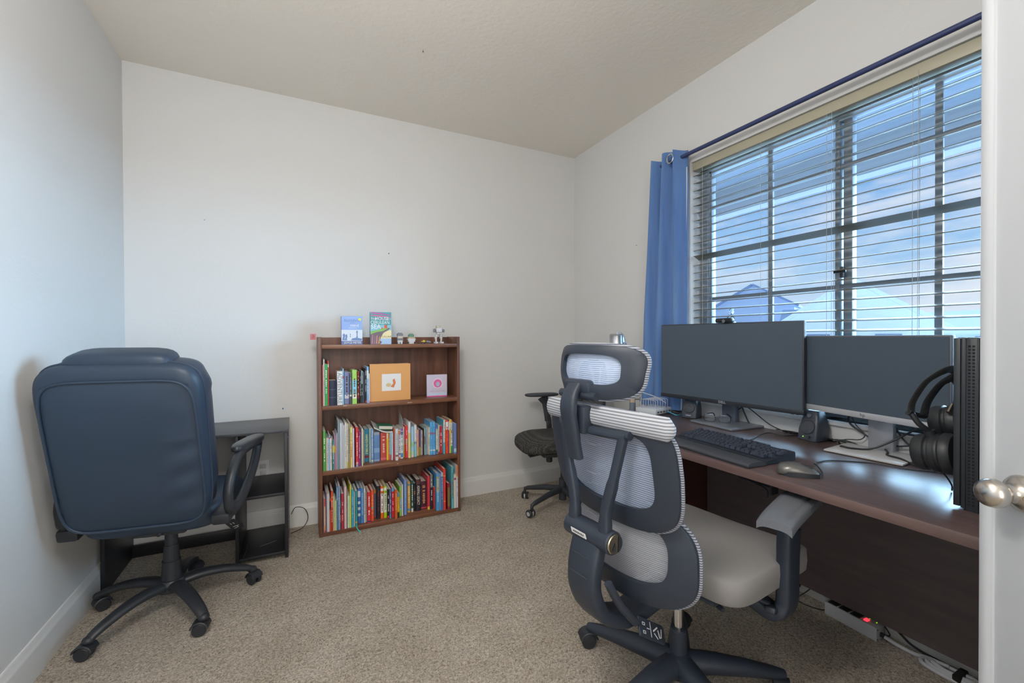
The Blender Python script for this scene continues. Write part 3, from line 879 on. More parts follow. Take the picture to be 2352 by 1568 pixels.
def book(loc, w, h, d, col, bands, tcol, text, label, group, rz=0.0, cover=None):
    """origin at the foot of the spine; spine faces -y; pages run back along +y"""
    g = G()
    mats = [bookcol(col)]
    def mi(c):
        m = bookcol(c)
        if m not in mats: mats.append(m)
        return mats.index(m)
    hard = w > .016
    t = .0022 if hard else min(.0009, w * .2)
    ins = .003 if hard else .0006
    # boards
    g.b2((-w / 2, .0012, 0), (-w / 2 + t, d, h)); g.b2((w / 2 - t, .0012, 0), (w / 2, d, h))
    # spine, cut into its printed bands
    cuts = sorted({0.0, 1.0} | {round(a, 3) for a, b, c in bands} | {round(b, 3) for a, b, c in bands})
    px = [-w / 2, -w * .30, w * .30, w / 2]
    py = [.0018, -.0012, -.0012, .0018]
    for z0, z1 in zip(cuts, cuts[1:]):
        zm = (z0 + z1) / 2; g.i = 0
        for a, b, c in bands:
            if a <= zm <= b: g.i = mi(c)
        vs = [(x, y, z) for z in (z0 * h, z1 * h) for x, y in zip(px, py)]
        vs += [(x, .0035, z) for z in (z0 * h, z1 * h) for x in (-w / 2, w / 2)]
        g.faces(vs, [(0, 1, 5, 4), (1, 2, 6, 5), (2, 3, 7, 6), (8, 10, 11, 9), (0, 8, 9, 3, 2, 1), (4, 5, 6, 7, 11, 10), (0, 4, 10, 8), (3, 9, 11, 7)])
    # printed title: small dashes of lettering
    if tcol and w > .006:
        g.i = mi(tcol)
        rnd = random.Random(int(w * 1e5) + int(h * 1e4))
        z = h * .86
        while z > h * .26:
            L = .004 + rnd.random() * .009
            if rnd.random() > .18:
                ww = w * (.12 + .10 * rnd.random())
                g.faces([(-ww, -.0015, z - L), (ww, -.0015, z - L), (ww, -.0015, z), (-ww, -.0015, z)], [(0, 1, 2, 3)])
            z -= L + .003
    if text:
        g.i = mi({'ADVENTURE': '8a95a0', 'HANDS-ON BIBLE': 'e8d870', 'What Would Jesus Do': 'e4e8da'}.get(text, 'd8d0c0'))
        hgt = {'ADVENTURE': .026}.get(text, w * .62)
        span = {'ADVENTURE': .92, 'HANDS-ON BIBLE': .6, 'What Would Jesus Do': .8}.get(text, .62) * h
        M = frame((0, -.0016, h * {'ADVENTURE': .5, 'HANDS-ON BIBLE': .54, 'What Would Jesus Do': .55}.get(text, .5)), (0, 0, -1), (1, 0, 0))
        n0 = len(g.bm.verts)
        g.text(text, hgt * 1.3, M, 0, 'CENTER', 1.0, .0004 if text == 'ADVENTURE' else .0002)
        g.bm.verts.ensure_lookup_table()
        vs = g.bm.verts[n0:]
        ext = max(v.co.z for v in vs) - min(v.co.z for v in vs)
        zc = (max(v.co.z for v in vs) + min(v.co.z for v in vs)) / 2
        xc = (max(v.co.x for v in vs) + min(v.co.x for v in vs)) / 2
        for v in vs:
            v.co.z = zc + (v.co.z - zc) * span / ext
            v.co.x -= xc
    if cover:
        cover(g, mi, w, h, d)
    o = g.build('book', mats, None, 30, recalc=False)
    o.location = loc; o.rotation_euler = (0, 0, rz)
    tag(o, label, 'book', group)
    p = G(); p.b2((-w / 2 + t, .0036, ins), (w / 2 - t, d - ins, h - ins)); p.build('pages', PAPER, o)
    return o
SHELFZ = {'u': .798, 'm': .403, 'b': .030}
SHELFN = {'u': 'upper', 'm': 'middle', 'b': 'bottom'}
cnt = {}
random.seed(3)
for (r, x, w, y, h, col, desc, bands, tcol, text) in BOOKS:
    cnt[r] = cnt.get(r, 0) + 1
    d = min(max(.11, h * (.70 + .1 * random.random())), BB - .009 - y - .004)
    lab = '%s, %s from left in the %s row' % (desc, ordinal(cnt[r]), SHELFN[r])
    o = book((x + w / 2, y + .002, SHELFZ[r] + .0004), w, h, d, col, bands, tcol, text, lab, 'books in the %s row of the bookcase' % SHELFN[r])
    if 'ribbon' in desc:
        g = G(); g.tube(smooth_path([(0, .0, .004), (.002, -.008, -.006), (.012, -.022, -.02), (.022, -.03, -.0275)]), .0035, 8, sx=1, sy=.18)
        g.build('ribbon_bookmark', mat('aqua_ribbon', '3fc0b4', .5), o)

# papers and the little green book lying across the middle row
g = G()
def flop(u, v):
    x = .4375 + .1205 * u
    z = .6235 - .0395 * math.sin(min(1, u * 1.2) * PI * .5) + .022 * v * (1 - u)
    return (x, 2.903 + .135 * v, z)
g.grid(flop, 24, 6, (0, 0, .0075))
tag(g.build('magazine', mat('magazine_paper', (.72, .71, .68), .6)), 'white floppy magazine lying across the tops of the middle row', 'magazine')
lb = G()
lb.b2((-.045, 0, 0), (.045, .10, .002)); lb.b2((-.045, 0, .022), (.045, .10, .024)); lb.b2((-.045, 0, .002), (-.043, .10, .022))
o = lb.build('book', mat('cover_sea_green', '2f8062', .45)); o.location = (.513, 2.905, .6075); o.rotation_euler = (0, math.radians(6), 0)
tag(o, 'small sea green book lying flat on the floppy magazine', 'book')
lb = G(); lb.b2((-.0425, .002, .0022), (.043, .098, .0218)); lb.build('pages', PAPER, o)
g = G(); g.prism([(2.93, .404), (3.06, .404), (3.06, .702), (3.0, .69), (2.93, .652)], .0014, frame((.6285, 0, 0), (0, 1, 0), (0, 0, 1)))
tag(g.build('paper_sheet', mat('grey_paper', (.60, .61, .60), .8)), 'tall grey paper sheet standing between books of the middle row', 'paper')

# things shown face-on in the bookcase
def face_book(name, loc, w, h, d, rz, covercol, spinecol, art, label, cat='book'):
    """closed book standing upright, front cover facing -y, spine on its left"""
    g = G()
    mats = [bookcol(covercol), bookcol(spinecol)]
    def mi(c):
        m = bookcol(c)
        if m not in mats: mats.append(m)
        return mats.index(m)
    g.b2((0, 0, 0), (w, .0016, h)); g.b2((0, d - .0016, 0), (w, d, h))
    g.i = 1; g.b2((-.0012, 0, 0), (.0008, d, h), .0006)
    art(g, mi, w, h)
    o = g.build(name, mats, None, 30)
    o.location = loc; o.rotation_euler = (0, 0, rz)
    tag(o, label, cat)
    p = G(); p.b2((.0009, .0018, .002), (w - .003, d - .0018, h - .002)); p.build('pages', PAPER, o)
    return o
def flat(g, poly, lift=.0004):
    g.faces([(x, -lift, z) for x, z in poly], [tuple(range(len(poly)))])
def rect(g, x0, z0, x1, z1, lift=.0004):
    flat(g, [(x0, z0), (x1, z0), (x1, z1), (x0, z1)], lift)
def disc(g, cx, cz, r, lift=.0004, n=24, sx=1):
    flat(g, [(cx + r * sx * math.cos(2 * PI * k / n), cz + r * math.sin(2 * PI * k / n)) for k in range(n)], lift)
def words(g, s, size, x, z, lift=.0008, sx=1.0, al='CENTER', bold=0):
    g.text(s, size, frame((x, -lift, z), (1, 0, 0), (0, 0, 1)), 0, al, sx, bold)
def art_chess(g, mi, w, h):
    g.i = mi('c9d3e2'); rect(g, 0, h * .13, w, h * .52)
    g.i = mi('5f7bab')
    for x, s in ((.04, 1), (.16, .9)):
        flat(g, [((x + a * .14 * s) * w, h * (.15 + b * .24 * s)) for a, b in ((0, 0), (.9, 0), (.75, .3), (1, .6), (.8, .95), (.45, 1), (.15, .8), (.3, .55), (.1, .3))], .0006)
    for x, s in ((.42, .5), (.74, 1.0)):
        flat(g, [((x + a * .10 * s) * w, h * ((.26 if s < 1 else .24) + b * .24 * s)) for a, b in ((-.5, 0), (.5, 0), (.2, .3), (.25, .75), (.5, .85), (0, 1.1), (-.5, .85), (-.25, .75), (-.2, .3))], .0006)
    flat(g, [(w * a, h * b) for a, b in ((.44, .15), (.98, .14), (.98, .21), (.7, .24), (.52, .22))], .0006)
    g.i = mi('5a6a98'); rect(g, 0, 0, w, h * .13)
    g.i = mi('eef0f4'); words(g, 'JOYCE MEYER', .0185, w * .53, h * .066, .0009, .88)
    words(g, 'mind', .026, w * .62, h * .675, .0009, 1.0)
    rect(g, w * .34, h * .585, w * .72, h * .593); rect(g, w * .2, h * .935, w * .82, h * .939)
    g.i = mi('6a7fb4'); words(g, 'Battlefield', .023, w * .5, h * .845, .0009, 1.0); words(g, 'of the', .012, w * .52, h * .765, .0009)
    g.i = mi('e6de4a'); disc(g, w * .87, h * .89, .0085, .0009)
face_book('book', (.243, 2.878, 1.1684), .124, .178, .034, math.radians(-2), '85a3d6', '3c4a74', art_chess, 'blue paperback with chess pieces standing face out on the bookcase top')
def art_cliff(g, mi, w, h):
    g.i = mi('3f9298'); rect(g, 0, h * .55, w, h)
    for k, (z, dz, c) in enumerate(((.95, .05, 'a85a98'), (.88, .035, 'c85a8c'), (.80, .03, '6a7a98'), (.74, .05, '3a8a92'))):
        g.i = mi(c); flat(g, [(w * .05, h * z), (w * .5, h * (z - .02)), (w * .95, h * (z - .06)), (w * .98, h * (z - .05 + dz * .3)), (w * .5, h * (z + dz * .6)), (w * .05, h * (z + dz))], .0005)
    g.i = mi('7fb4c8'); rect(g, 0, h * .40, w, h * .60, .0005)
    g.i = mi('e0d2a4'); flat(g, [(w * .45, h * .18), (w, h * .18), (w, h * .44), (w * .75, h * .42), (w * .55, h * .3)], .0006)
    g.i = mi('9db8d8'); rect(g, 0, 0, w, h * .18, .0006)
    g.i = mi('6a5a68'); flat(g, [(0, 0), (w * .46, 0), (w * .55, h * .07), (w * .44, h * .12), (w * .5, h * .22), (w * .62, h * .36), (w * .8, h * .42), (w * .96, h * .5), (w * .8, h * .52), (0, h * .33)], .0007)
    for a, b, c in ((.05, .30, 'b87a80'), (.16, .26, '8a6a78'), (.26, .28, 'c88a84'), (.37, .24, 'd8a048')):
        g.i = mi(c); flat(g, [(w * a, h * .02), (w * (a + .05), h * .02), (w * (a + .07), h * b), (w * (a + .04), h * b)], .0008)
    g.i = mi('7aae58'); flat(g, [(0, h * .31), (w * .3, h * .38), (w * .6, h * .41), (w * .88, h * .51), (w * .6, h * .50), (w * .3, h * .44), (w * .1, h * .42), (0, h * .40)], .0009)
    g.i = mi('c8502e'); rect(g, w * .66, h * .50, w * .80, h * .60, .001); flat(g, [(w * .5, h * .47), (w * .6, h * .49), (w * .56, h * .54)], .001)
    g.i = mi('3a3038'); rect(g, w * .775, h * .58, w * .79, h * .70, .0011)
    g.i = mi('e8e8e0')
    words(g, 'THE', .021, w * .17, h * .785, .0012); words(g, 'HOUSE', .031, w * .55, h * .795, .0012, .85); words(g, 'IN THE', .010, w * .89, h * .785, .0012, .8)
    words(g, 'CERULEAN', .030, w * .46, h * .675, .0012, .80); words(g, 'SEA', .040, w * .26, h * .545, .0012, .95)
    g.i = mi('4a4438'); words(g, 'TJ KLUNE', .0165, w * .76, h * .235, .0012, .9)
face_book('book', (.417, 2.880, 1.1684), .130, .2075, .036, math.radians(-3), '6fb0bc', '5f7a96', art_cliff, 'teal hardback with a clifftop house on its cover, standing on the bookcase top')
def art_plain(g, mi, w, h):
    g.i = mi('dcdcdc'); rect(g, w * .29, h * .27, w * .76, h * .73)
    g.i = mi('c87848'); flat(g, [(w * .50, h * .38), (w * .58, h * .35), (w * .63, h * .48), (w * .60, h * .60), (w * .55, h * .56), (w * .57, h * .47)], .0008)
    g.i = mi('c8b488'); disc(g, w * .45, h * .43, .012, .0008, 14, 1.4)
o = face_book('boxed_book', (.411, 2.884, .7985), .262, .240, .052, math.radians(.8), 'd29a5e', '33262c', art_plain, 'wide orange boxed book with white label standing on the second shelf', 'book')
def art_pink(g, mi, w, h):
    g.i = mi('c4bcd0'); rect(g, 0, 0, w, h, .0004)
    g.i = mi('e0d4e0'); disc(g, w * .53, h * .60, .034, .0006)
    g.i = mi('d8609c'); disc(g, w * .53, h * .60, .029, .0008)
    g.i = mi('9ab4c8'); disc(g, w * .54, h * .57, .016, .0010, 20, .8)
    g.i = mi('b8c8dc'); rect(g, 0, h * .05, w, h * .17, .0006)
    g.i = mi('d85a9c'); rect(g, 0, 0, w, h * .045, .0006)
    g.i = mi('a892a4')
    for z, a, b in ((.335, .28, .78), (.26, .2, .88), (.215, .14, .92)):
        x = a
        while x < b:
            L = .03 + .05 * random.random(); rect(g, w * x, h * z, w * min(b, x + L), h * (z + .022), .0007); x += L + .025
face_book('book', (.800, 2.943, .7984), .141, .152, .022, math.radians(-6), 'c4bcd0', 'b0a4c0', art_pink, 'lilac square book with a pink circle on its cover, standing on the second shelf')

# little toys on the bookcase top
BR = {k: mat('toy_' + k, v, .35) for k, v in {'white': (.66, .66, .67), 'grey': (.22, .23, .26), 'dark': (.04, .045, .055), 'green': (.10, .24, .17), 'tan': (.46, .36, .22), 'yellow': (.75, .52, .03), 'brown': (.14, .06, .04), 'beige': (.58, .52, .44), 'red': (.45, .05, .10)}.items()}
def bricks(name, loc, rz, label, parts, cat='toy'):
    t = thing(name, label, cat, loc, rz)
    for pn, col, boxes in parts:
        g = G()
        for c, d in boxes:
            g.box(c, d, None, .0008, 1)
            if d[0] > .012 and d[1] > .012:
                for sx_ in (-1, 1):
                    g.cyl((c[0] + sx_ * d[0] * .25, c[1], c[2] + d[2] / 2 - .0005), (c[0] + sx_ * d[0] * .25, c[1], c[2] + d[2] / 2 + .0016), .0024, n=10)
        g.build(pn, BR[col], t)
    return t
bricks('brick_toy', (.617, 2.945, 1.1684), 0, 'small grey and white stack of toy bricks left of the green capped one', [
    ('lower_bricks', 'white', [((-.008, 0, .006), (.013, .02, .012)), ((.009, 0, .006), (.013, .02, .012)), ((0, 0, .018), (.034, .026, .012))]),
    ('middle_bricks', 'grey', [((0, 0, .031), (.04, .03, .014)), ((0, -.014, .031), (.018, .006, .01))]),
    ('upper_bricks', 'beige', [((0, 0, .046), (.034, .03, .016))]),
    ('cap', 'grey', [((0, 0, .0615), (.036, .034, .015)), ((0, 0, .0715), (.026, .026, .005))])])
bricks('brick_toy', (.693, 2.945, 1.1684), 0, 'small white and tan stack of toy bricks with a green cap', [
    ('lower_bricks', 'white', [((0, 0, .007), (.032, .026, .014)), ((0, 0, .020), (.046, .034, .012)), ((0, 0, .031), (.052, .038, .010))]),
    ('middle_bricks', 'tan', [((0, 0, .0415), (.046, .036, .011))]),
    ('cap', 'green', [((0, 0, .0545), (.034, .03, .015)), ((0, 0, .065), (.026, .024, .006))])])
def wheel(g, c, r, w):
    g.cyl((c[0] - w / 2, c[1], c[2]), (c[0] + w / 2, c[1], c[2]), r, n=16)
t = thing('toy_truck', 'tiny yellow toy truck with black wheels and grey trailer arm', 'toy', (.775, 2.935, 1.1684), math.radians(-4))
g = G(); g.box((0, 0, .014), (.030, .016, .009), None, .002); g.box((.003, 0, .021), (.012, .014, .008), None, .002); g.build('body', BR['yellow'], t)
for x in (-.011, .013):
    for y in (-.010, .010):
        g = G(); g.cyl((x, y - .003, .0075), (x, y + .003, .0075), .0075, n=16); g.build('wheel', BR['dark'], t)
g = G(); g.box((.036, 0, .013), (.034, .012, .012), RM(0, .2, 0), .004); g.build('trailer_arm', BR['grey'], t)
g = G(); g.box((-.024, 0, .007), (.014, .012, .008), None, .002); g.build('nose_scoop', BR['brown'], t)
# white two-legged brick robot
t = thing('brick_robot', 'white two legged brick built robot at the right of the bookcase top', 'toy', (.884, 2.940, 1.1684), math.radians(8))
for s in (-1, 1):
    g = G(); g.box((s * .021, -.004, .006), (.022, .034, .012), None, .002); g.build('foot', BR['white'], t)
for s in (-1, 1):
    g = G()
    g.box((s * .020, 0, .026), (.009, .012, .032), RM(0, s * .10, 0), .001); g.box((s * .017, .004, .052), (.012, .014, .026), RM(.2, -s * .2, 0), .001)
    g.cyl((s * .012, .004, .040), (s * .028, .004, .040), .006, n=12)
    g.build('leg', BR['white'], t)
g = G(); g.box((0, .002, .072), (.030, .026, .014), None, .002); g.box((0, 0, .094), (.044, .036, .030), None, .004); g.box((0, -.016, .088), (.024, .012, .016), None, .002); g.build('body', BR['white'], t)
for s in (-1, 1):
    g = G(); g.cyl((s * .021, 0, .092), (s * .031, 0, .092), .013, n=14); g.box((s * .034, -.006, .09), (.008, .03, .022), RM(.1, 0, 0), .002)
    g.build('side_pod', BR['grey'], t)
g = G(); g.box((0, .002, .115), (.030, .024, .010), None, .002)
for s in (-1, 1):
    g.cyl((s * .008, -.018, .080), (s * .008, -.034, .078), .0018, n=8); g.box((s * .016, 0, .122), (.006, .01, .008), None, .001)
g.build('roof_turrets', BR['beige'], t)
g = G(); g.ball((0, 0, .0035), .0035, 10)
o = g.build('toy_bead', BR['red']); o.location = (.928, 2.92, 1.1684); tag(o, 'tiny dark pink bead right of the brick robot', 'bead')
# pink sticky note on the bookcase side
g = G(); g.grid(lambda u, v: (.098 - .026 * u - .004 * u * u, 2.905 + .012 * u, 1.200 + .036 * v), 8, 4, (.0003, .0004, 0))
o = g.build('sticky_note', mat('pink_note', (.62, .20, .22), .8)); tag(o, 'small pink note stuck on the upper left edge of the bookcase', 'sticky note')
g = G()
for a, b in ((.35, .7), (.55, .72), (.35, .45), (.6, .4)):
    g.box((.098 - .026 * a - .002, 2.9038 + .012 * a, 1.2 + .036 * b), (.003, .0004, .006))
g.build('ink_marks', BLK, o)

# =================================================================== small black desk in the left corner
sd = thing('side_desk', 'small black desk with open shelves at its right, behind the leather chair', 'desk', (-.45, 2.675, 0))
def sdb(name, lo, hi, m=BLACKWOOD):
    g = G(); g.b2(Vector(lo) - Vector((-.45, 2.675, 0)), Vector(hi) - Vector((-.45, 2.675, 0)), .0012); return g.build(name, m, sd)
TOPM = mat('black_laminate_top', (.05, .052, .06), .3, bump=(30, .1, .001), stretch=(1, 8, 1))
sdb('desk_top', (-.843, 2.672, .693), (-.052, 3.080, .709), TOPM)
sdb('side_panel', (-.843, 2.680, 0), (-.826, 3.078, .693)); sdb('side_panel', (-.072, 2.680, 0), (-.055, 3.078, .693)); sdb('inner_panel', (-.303, 2.680, 0), (-.287, 3.078, .693))
sdb('back_rail', (-.826, 3.050, .002), (-.303, 3.066, .068))
sdb('shelf', (-.287, 2.682, .346), (-.072, 3.078, .362)); sdb('shelf', (-.287, 2.682, .022), (-.072, 3.078, .038))
g = G()
for z in (.03, .09, .20, .355, .66):
    for y in (.03, .36):
        g.lathe([(0, 0), (.0045, 0), (.004, .002), (0, .0025)], frame((.395, y, z), (0, 1, 0), (0, 0, 1)), 10)
g.build('screws', mat('screw_steel', (.4, .4, .42), .35, 1.0), sd)
g = G()
for p, q in (((-.27, 2.70, .039), (-.265, 2.86, .039)), ((-.20, 2.80, .039), (-.12, 2.84, .039))):
    g.tube([Vector(p) - sd.location, (Vector(p) + Vector(q)) / 2 - sd.location + Vector((.005, 0, .0)), Vector(q) - sd.location], .0008, 5)
g.build('scratches', mat('scratch', (.2, .2, .21), .6), sd)
# loop of cable beside it and the wall outlet
g = G(); g.tube(smooth_path([(-.046, 3.05, .10), (-.02, 3.06, .135), (.03, 3.055, .12), (.05, 3.05, .06), (.02, 3.03, .012), (-.046, 2.98, .008), (-.20, 2.99, .0425), (-.255, 3.02, .046)][:6], 8), .0022, 8)
tag(g.build('loose_cable', CABLE), 'thin black cable loop between the small desk and the bookcase', 'cable')
ot = thing('wall_outlet', 'white wall outlet low on the back wall behind the small desk', 'outlet', (-.201, YB, .394))
g = G(); g.box((0, -.003, 0), (.072, .006, .115), None, .003); g.build('cover_plate', WHITE, ot)
for z in (-.02, .02):
    g = G(); g.box((0, -.0065, z), (.034, .003, .028), None, .006)
    g.build('socket', mat('socket_grey', (.55, .55, .55), .4), ot)
# small nails, a pin and scuffs left on wall and ceiling
def nail(loc, n, label, c=(.05, .05, .05), r=.004, name='wall_nail'):
    g = G(); n = Vector(n); a = n.orthogonal()
    g.lathe([(0, 0), (r * .4, 0), (r * .4, .008), (r, .009), (r, .0105), (0, .011)], frame((0, 0, 0), a, n.cross(a)), 12)
    o = g.build(name, mat(name + '_%d' % (c[2] * 99), c, .5)); o.location = loc
    tag(o, label, name.split('_')[-1])
nail((.574, YB, 1.799), (0, -1, 0), 'dark screw head high on the back wall above the bookcase')
nail((-.488, YB, 1.909), (0, -1, 0), 'dull grey nail high on the back wall left of the bookcase', (.3, .3, .3), .003)
nail((.975, YB, 1.813), (0, -1, 0), 'pale plug high on the back wall near the window corner', (.5, .48, .46), .003)
nail((-.088, YB, .765), (0, -1, 0), 'tiny teal push pin on the wall above the small black desk', (.02, .16, .26), .0045, 'push_pin')
nail((XW, 2.327, 1.852), (-1, 0, 0), 'tiny dark nail on the window wall left of the curtain', (.2, .2, .2), .003)
nail((.611, 2.286, H), (0, 0, -1), 'tiny dark hook head in the middle of the ceiling', (.1, .09, .08), .0035, 'ceiling_hook')

# =================================================================== chairs
def caster(parent, p, ang, r=.027, hood=True, band=None, name='caster'):
    """twin wheel caster under p (parent coordinates); wheels roll along ang"""
    g = G()
    d = Vector((math.cos(ang), math.sin(ang), 0)); a = Vector((-math.sin(ang), math.cos(ang), 0))
    c = Vector((p[0], p[1], r)) - d * .012
    for s in (-1, 1):
        g.cyl(c + a * s * .006, c + a * s * .024, r, n=22, bev=.004)
    if hood:
        rings = []
        for wdt, dr in ((-.0255, -.003), (-.0235, 0), (.0235, 0), (.0255, -.003)):
            outer = [PI * .06 + PI * .84 * k / 11 for k in range(12)]
            rings.append([c + a * wdt + d * (math.cos(t) * (r + .0075 + dr)) + Vector((0, 0, math.sin(t) * (r + .0075 + dr))) for t in outer] +
                         [c + a * wdt + d * (math.cos(t) * (r + .0015)) + Vector((0, 0, math.sin(t) * (r + .0015))) for t in outer[::-1]])
        g.loft(rings)
    g.cyl(c, (c.x + d.x * .012, c.y + d.y * .012, p[2] + .004), .009, n=12)
    g.cyl((p[0], p[1], r + .006), (p[0], p[1], p[2] + .012), .0095, n=12)
    o = g.build(name, BLK, parent)
    if band:
        b = G()
        for s in (-1, 1):
            b.cyl(c + a * s * .0245, c + a * s * .0252, r * .55, n=18)
        b.cyl(c - a * .0055, c + a * .0055, r * .97, n=22)
        b.build('hub_cap', band, o)
    return o

# ------------------------------------------------------------------ black leather chair; local +y is forward
c1 = thing('office_chair', 'black leather executive chair seen from behind in the left corner', 'chair', (-.515, 2.410, 0), math.radians(-9))
TIL = math.radians(14)
BM = TM((0, -.305, .80), RM(-0.0, 0, 0) @ RM(TIL, 0, 0))   # back frame: local z up the back, leaning away from the seat
def backpt(x, y, z):
    return BM @ Vector((x, y, z))
# local coordinates of the back: x across, y forward(+)/rear(-), z -.35..+.35
def se(a, w, h, p):
    return (w * sgp(math.cos(a), 2 / p), h * sgp(math.sin(a), 2 / p))
def backw(z):
    return .248 + .010 * z / .35
g = G()
rings = []
prof = [(-.045, .93), (-.030, .985), (.0, 1.0), (.05, 1.0), (.085, .975), (.105, .92), (.118, .80), (.124, .55), (.125, .0)]
N = 72
for y, k in [(-.047, .0), (-.047, .80)] + prof:
    ring_ = []
    for j in range(N):
        a = 2 * PI * j / N
        x, z = se(a, 1, 1, 6.5)
        zz = z * .335 * (1 - (1 - k) * .8) if k > 0 else z * .001
        xx = x * backw(zz) * (1 - (1 - k) * .9) if k > 0 else x * .001
        wr = .004 * math.sin(9 * zz * 7) * (1 if y > .02 else 0) * abs(x) ** 3
        ring_.append(backpt(xx + wr, y, zz))
    rings.append(ring_)
g.loft(rings); g.build('back_cushion', LEATHER, c1, 60)
g = G()
def panel(u, v):
    a, b = 2 * u - 1, 2 * v - 1
    # squircle mapping to a rounded rectangle
    x = a * math.sqrt(max(0, 1 - .10 * b * b)); z = b * math.sqrt(max(0, 1 - .07 * a * a))
    bul = (1 - abs(a) ** 5) * (1 - abs(b) ** 5)
    wrk = .0035 * math.exp(-((a - .78) / .22) ** 2) * math.sin(17 * b - 4 * a) * (1 if b < .25 else .25) * (1 - abs(b) ** 6)
    return backpt(x * .228, -.047 - .020 * bul - wrk, -.022 + z * .296)
g.grid(panel, 48, 60); g.build('rear_panel', LEATHER, c1, 80)
g = G()
pts = []
for k in range(96):
    a = 2 * PI * k / 96
    x, z = se(a, .231, .300, 7)
    pts.append(backpt(x, -.049, -.022 + z))
g.tube(pts, .0052, 8, True)
pts = [backpt(x * backw(z * .335) * 1.0, .0, z * .335) for x, z in (se(2 * PI * k / 96, 1, 1, 6.5) for k in range(96))]
g.tube(pts, .004, 8, True); g.build('piping', LEATHER, c1)
g = G(); g.pillow((0, 0, 0), (.335, .135, .155), 4.5, 36, None)
o = g.build('head_pillow', LEATHER, c1, 70); o.matrix_basis = BM @ TM((-.012, .045, .292))
g = G(); g.pillow((0, .03, .462), (.49, .48, .12), 5, 40); g.build('seat_cushion', LEATHER, c1, 70)
g = G(); g.box((0, 0, .395), (.20, .26, .035), None, .01); g.box((0, -.12, .405), (.07, .12, .014), None, .004)
g.tube([(0, -.15, .405), (0, -.185, .43), (0, -.200, .52)], .010, 10, sx=3.0); g.build('tilt_mechanism', BLK, c1)
g = G(); g.tube([(.09, .03, .39), (.16, .02, .385), (.205, .01, .375)], .006, 8)
PM = frame((.235, .045, .330), Vector((.3, .8, -.75)), Vector((.7, -.2, .35)))
g.prism([(-.05, -.022), (.02, -.028), (.052, -.018), (.052, .018), (.02, .028), (-.05, .022)], .006, PM, .002)
lv = g.build('tilt_lever', BLK, c1)
g = G()
for x, y, w_, h_ in ((-.02, .006, .018, .003), (-.02, -.006, .018, .003), (.012, .0, .004, .026), (.022, .004, .012, .004), (.03, -.008, .004, .014)):
    g.box((x, y, -.0006), (w_, h_, .0008)); g.box((x, y, .0066), (w_, h_, .0008))
for v in g.bm.verts: v.co = PM @ v.co
g.build('lever_icons', mat('icon_grey', (.5, .5, .52), .6), lv)
for s in (-1, 1):
    g = G()
    x = s * (.288 if s > 0 else .268)
    loop = smooth_path([(x, -.215, .500), (x, -.225, .570), (x + s * .004, -.190, .640), (x + s * .006, -.10, .688), (x + s * .006, .11, .688), (x + s * .004, .222, .676), (x, .236, .640), (x, .17, .575), (x, .06, .515), (x, -.07, .475), (x, -.18, .470)], 6)
    g.tube(loop, .022, 12, True, sx=1.0, sy=.80)
    g.box((s * .255, -.16, .462), (.07, .12, .05), RM(.2, 0, 0), .012)
    ar = g.build('armrest', BLK, c1)
    g = G(); g.pillow((0, 0, 0), (.066, .36, .046), 3.2, 28)
    p = g.build('arm_pad', mat('arm_pad_black', (.03, .034, .042), .32), ar); p.location = (x + s * .004, .068, .708); p.rotation_euler = (math.radians(-3), 0, s * math.radians(-3))
g = G()
g.cyl((0, 0, .285), (0, 0, .40), .0245, .0235, 24); g.cyl((0, 0, .215), (0, 0, .29), .031, .0275, 24); g.cyl((0, 0, .10), (0, 0, .22), .041, .034, 24)
g.build('gas_column', BLK, c1)
sb = G(); sb.lathe([(.0, .085), (.052, .088), (.058, .10), (.056, .125), (.046, .138), (0, .140)], None, 30)
sb.build('base_hub', BLK, c1)
for k in range(5):
    a = math.radians(13 + 9 + 72 * k)
    d = Vector((math.cos(a), math.sin(a), 0))
    g = G()
    path = smooth_path([d * .03 + Vector((0, 0, .112)), d * .10 + Vector((0, 0, .122)), d * .19 + Vector((0, 0, .113)), d * .275 + Vector((0, 0, .088)), d * .312 + Vector((0, 0, .070))], 5)
    rr = [.036 + (.021 - .036) * i / (len(path) - 1) for i in range(len(path))]
    g.tube(path, rr, 14, sx=.95, sy=.62, up=(0, 0, 1)); g.ball(d * .312 + Vector((0, 0, .068)), (.021, .021, .016), 14)
    g.build('base_leg', BLK, c1)
    caster(c1, d * .312 + Vector((0, 0, .058)), a + (2.1 if k in (0, 3) else .9), .0265)

# ------------------------------------------------------------------ grey mesh chair at the desk; local +x is forward, +y its left
c2 = thing('office_chair', 'grey mesh ergonomic chair with headrest pulled up to the long desk', 'chair', (1.225, 1.120, 0), math.radians(7))
GMESH = mesh_mat('grey_seat_mesh', '98a4ba', 150, .82)
def ribbed(key, c1_, c2_, scale, ax):
    m = bpy.data.materials.new(key); m.use_nodes = True; t = m.node_tree; b = t.nodes['Principled BSDF']; b.inputs['Roughness'].default_value = .8
    tcn = t.nodes.new('ShaderNodeTexCoord'); sp = t.nodes.new('ShaderNodeSeparateXYZ'); t.links.new(tcn.outputs['Object'], sp.inputs[0])
    mu = t.nodes.new('ShaderNodeMath'); mu.operation = 'MULTIPLY'; mu.inputs[1].default_value = scale; t.links.new(sp.outputs[ax], mu.inputs[0])
    fr = t.nodes.new('ShaderNodeMath'); fr.operation = 'FRACT'; t.links.new(mu.outputs[0], fr.inputs[0])
    r = t.nodes.new('ShaderNodeValToRGB'); r.color_ramp.elements[0].position = .36; r.color_ramp.elements[0].color = (*lin(c2_), 1); r.color_ramp.elements[1].position = .50; r.color_ramp.elements[1].color = (*lin(c1_), 1)
    t.links.new(fr.outputs[0], r.inputs[0]); t.links.new(r.outputs[0], b.inputs['Base Color'])
    return m
RIB = ribbed('ribbed_mesh_fabric', 'b6b8be', '74777f', 118, 2)
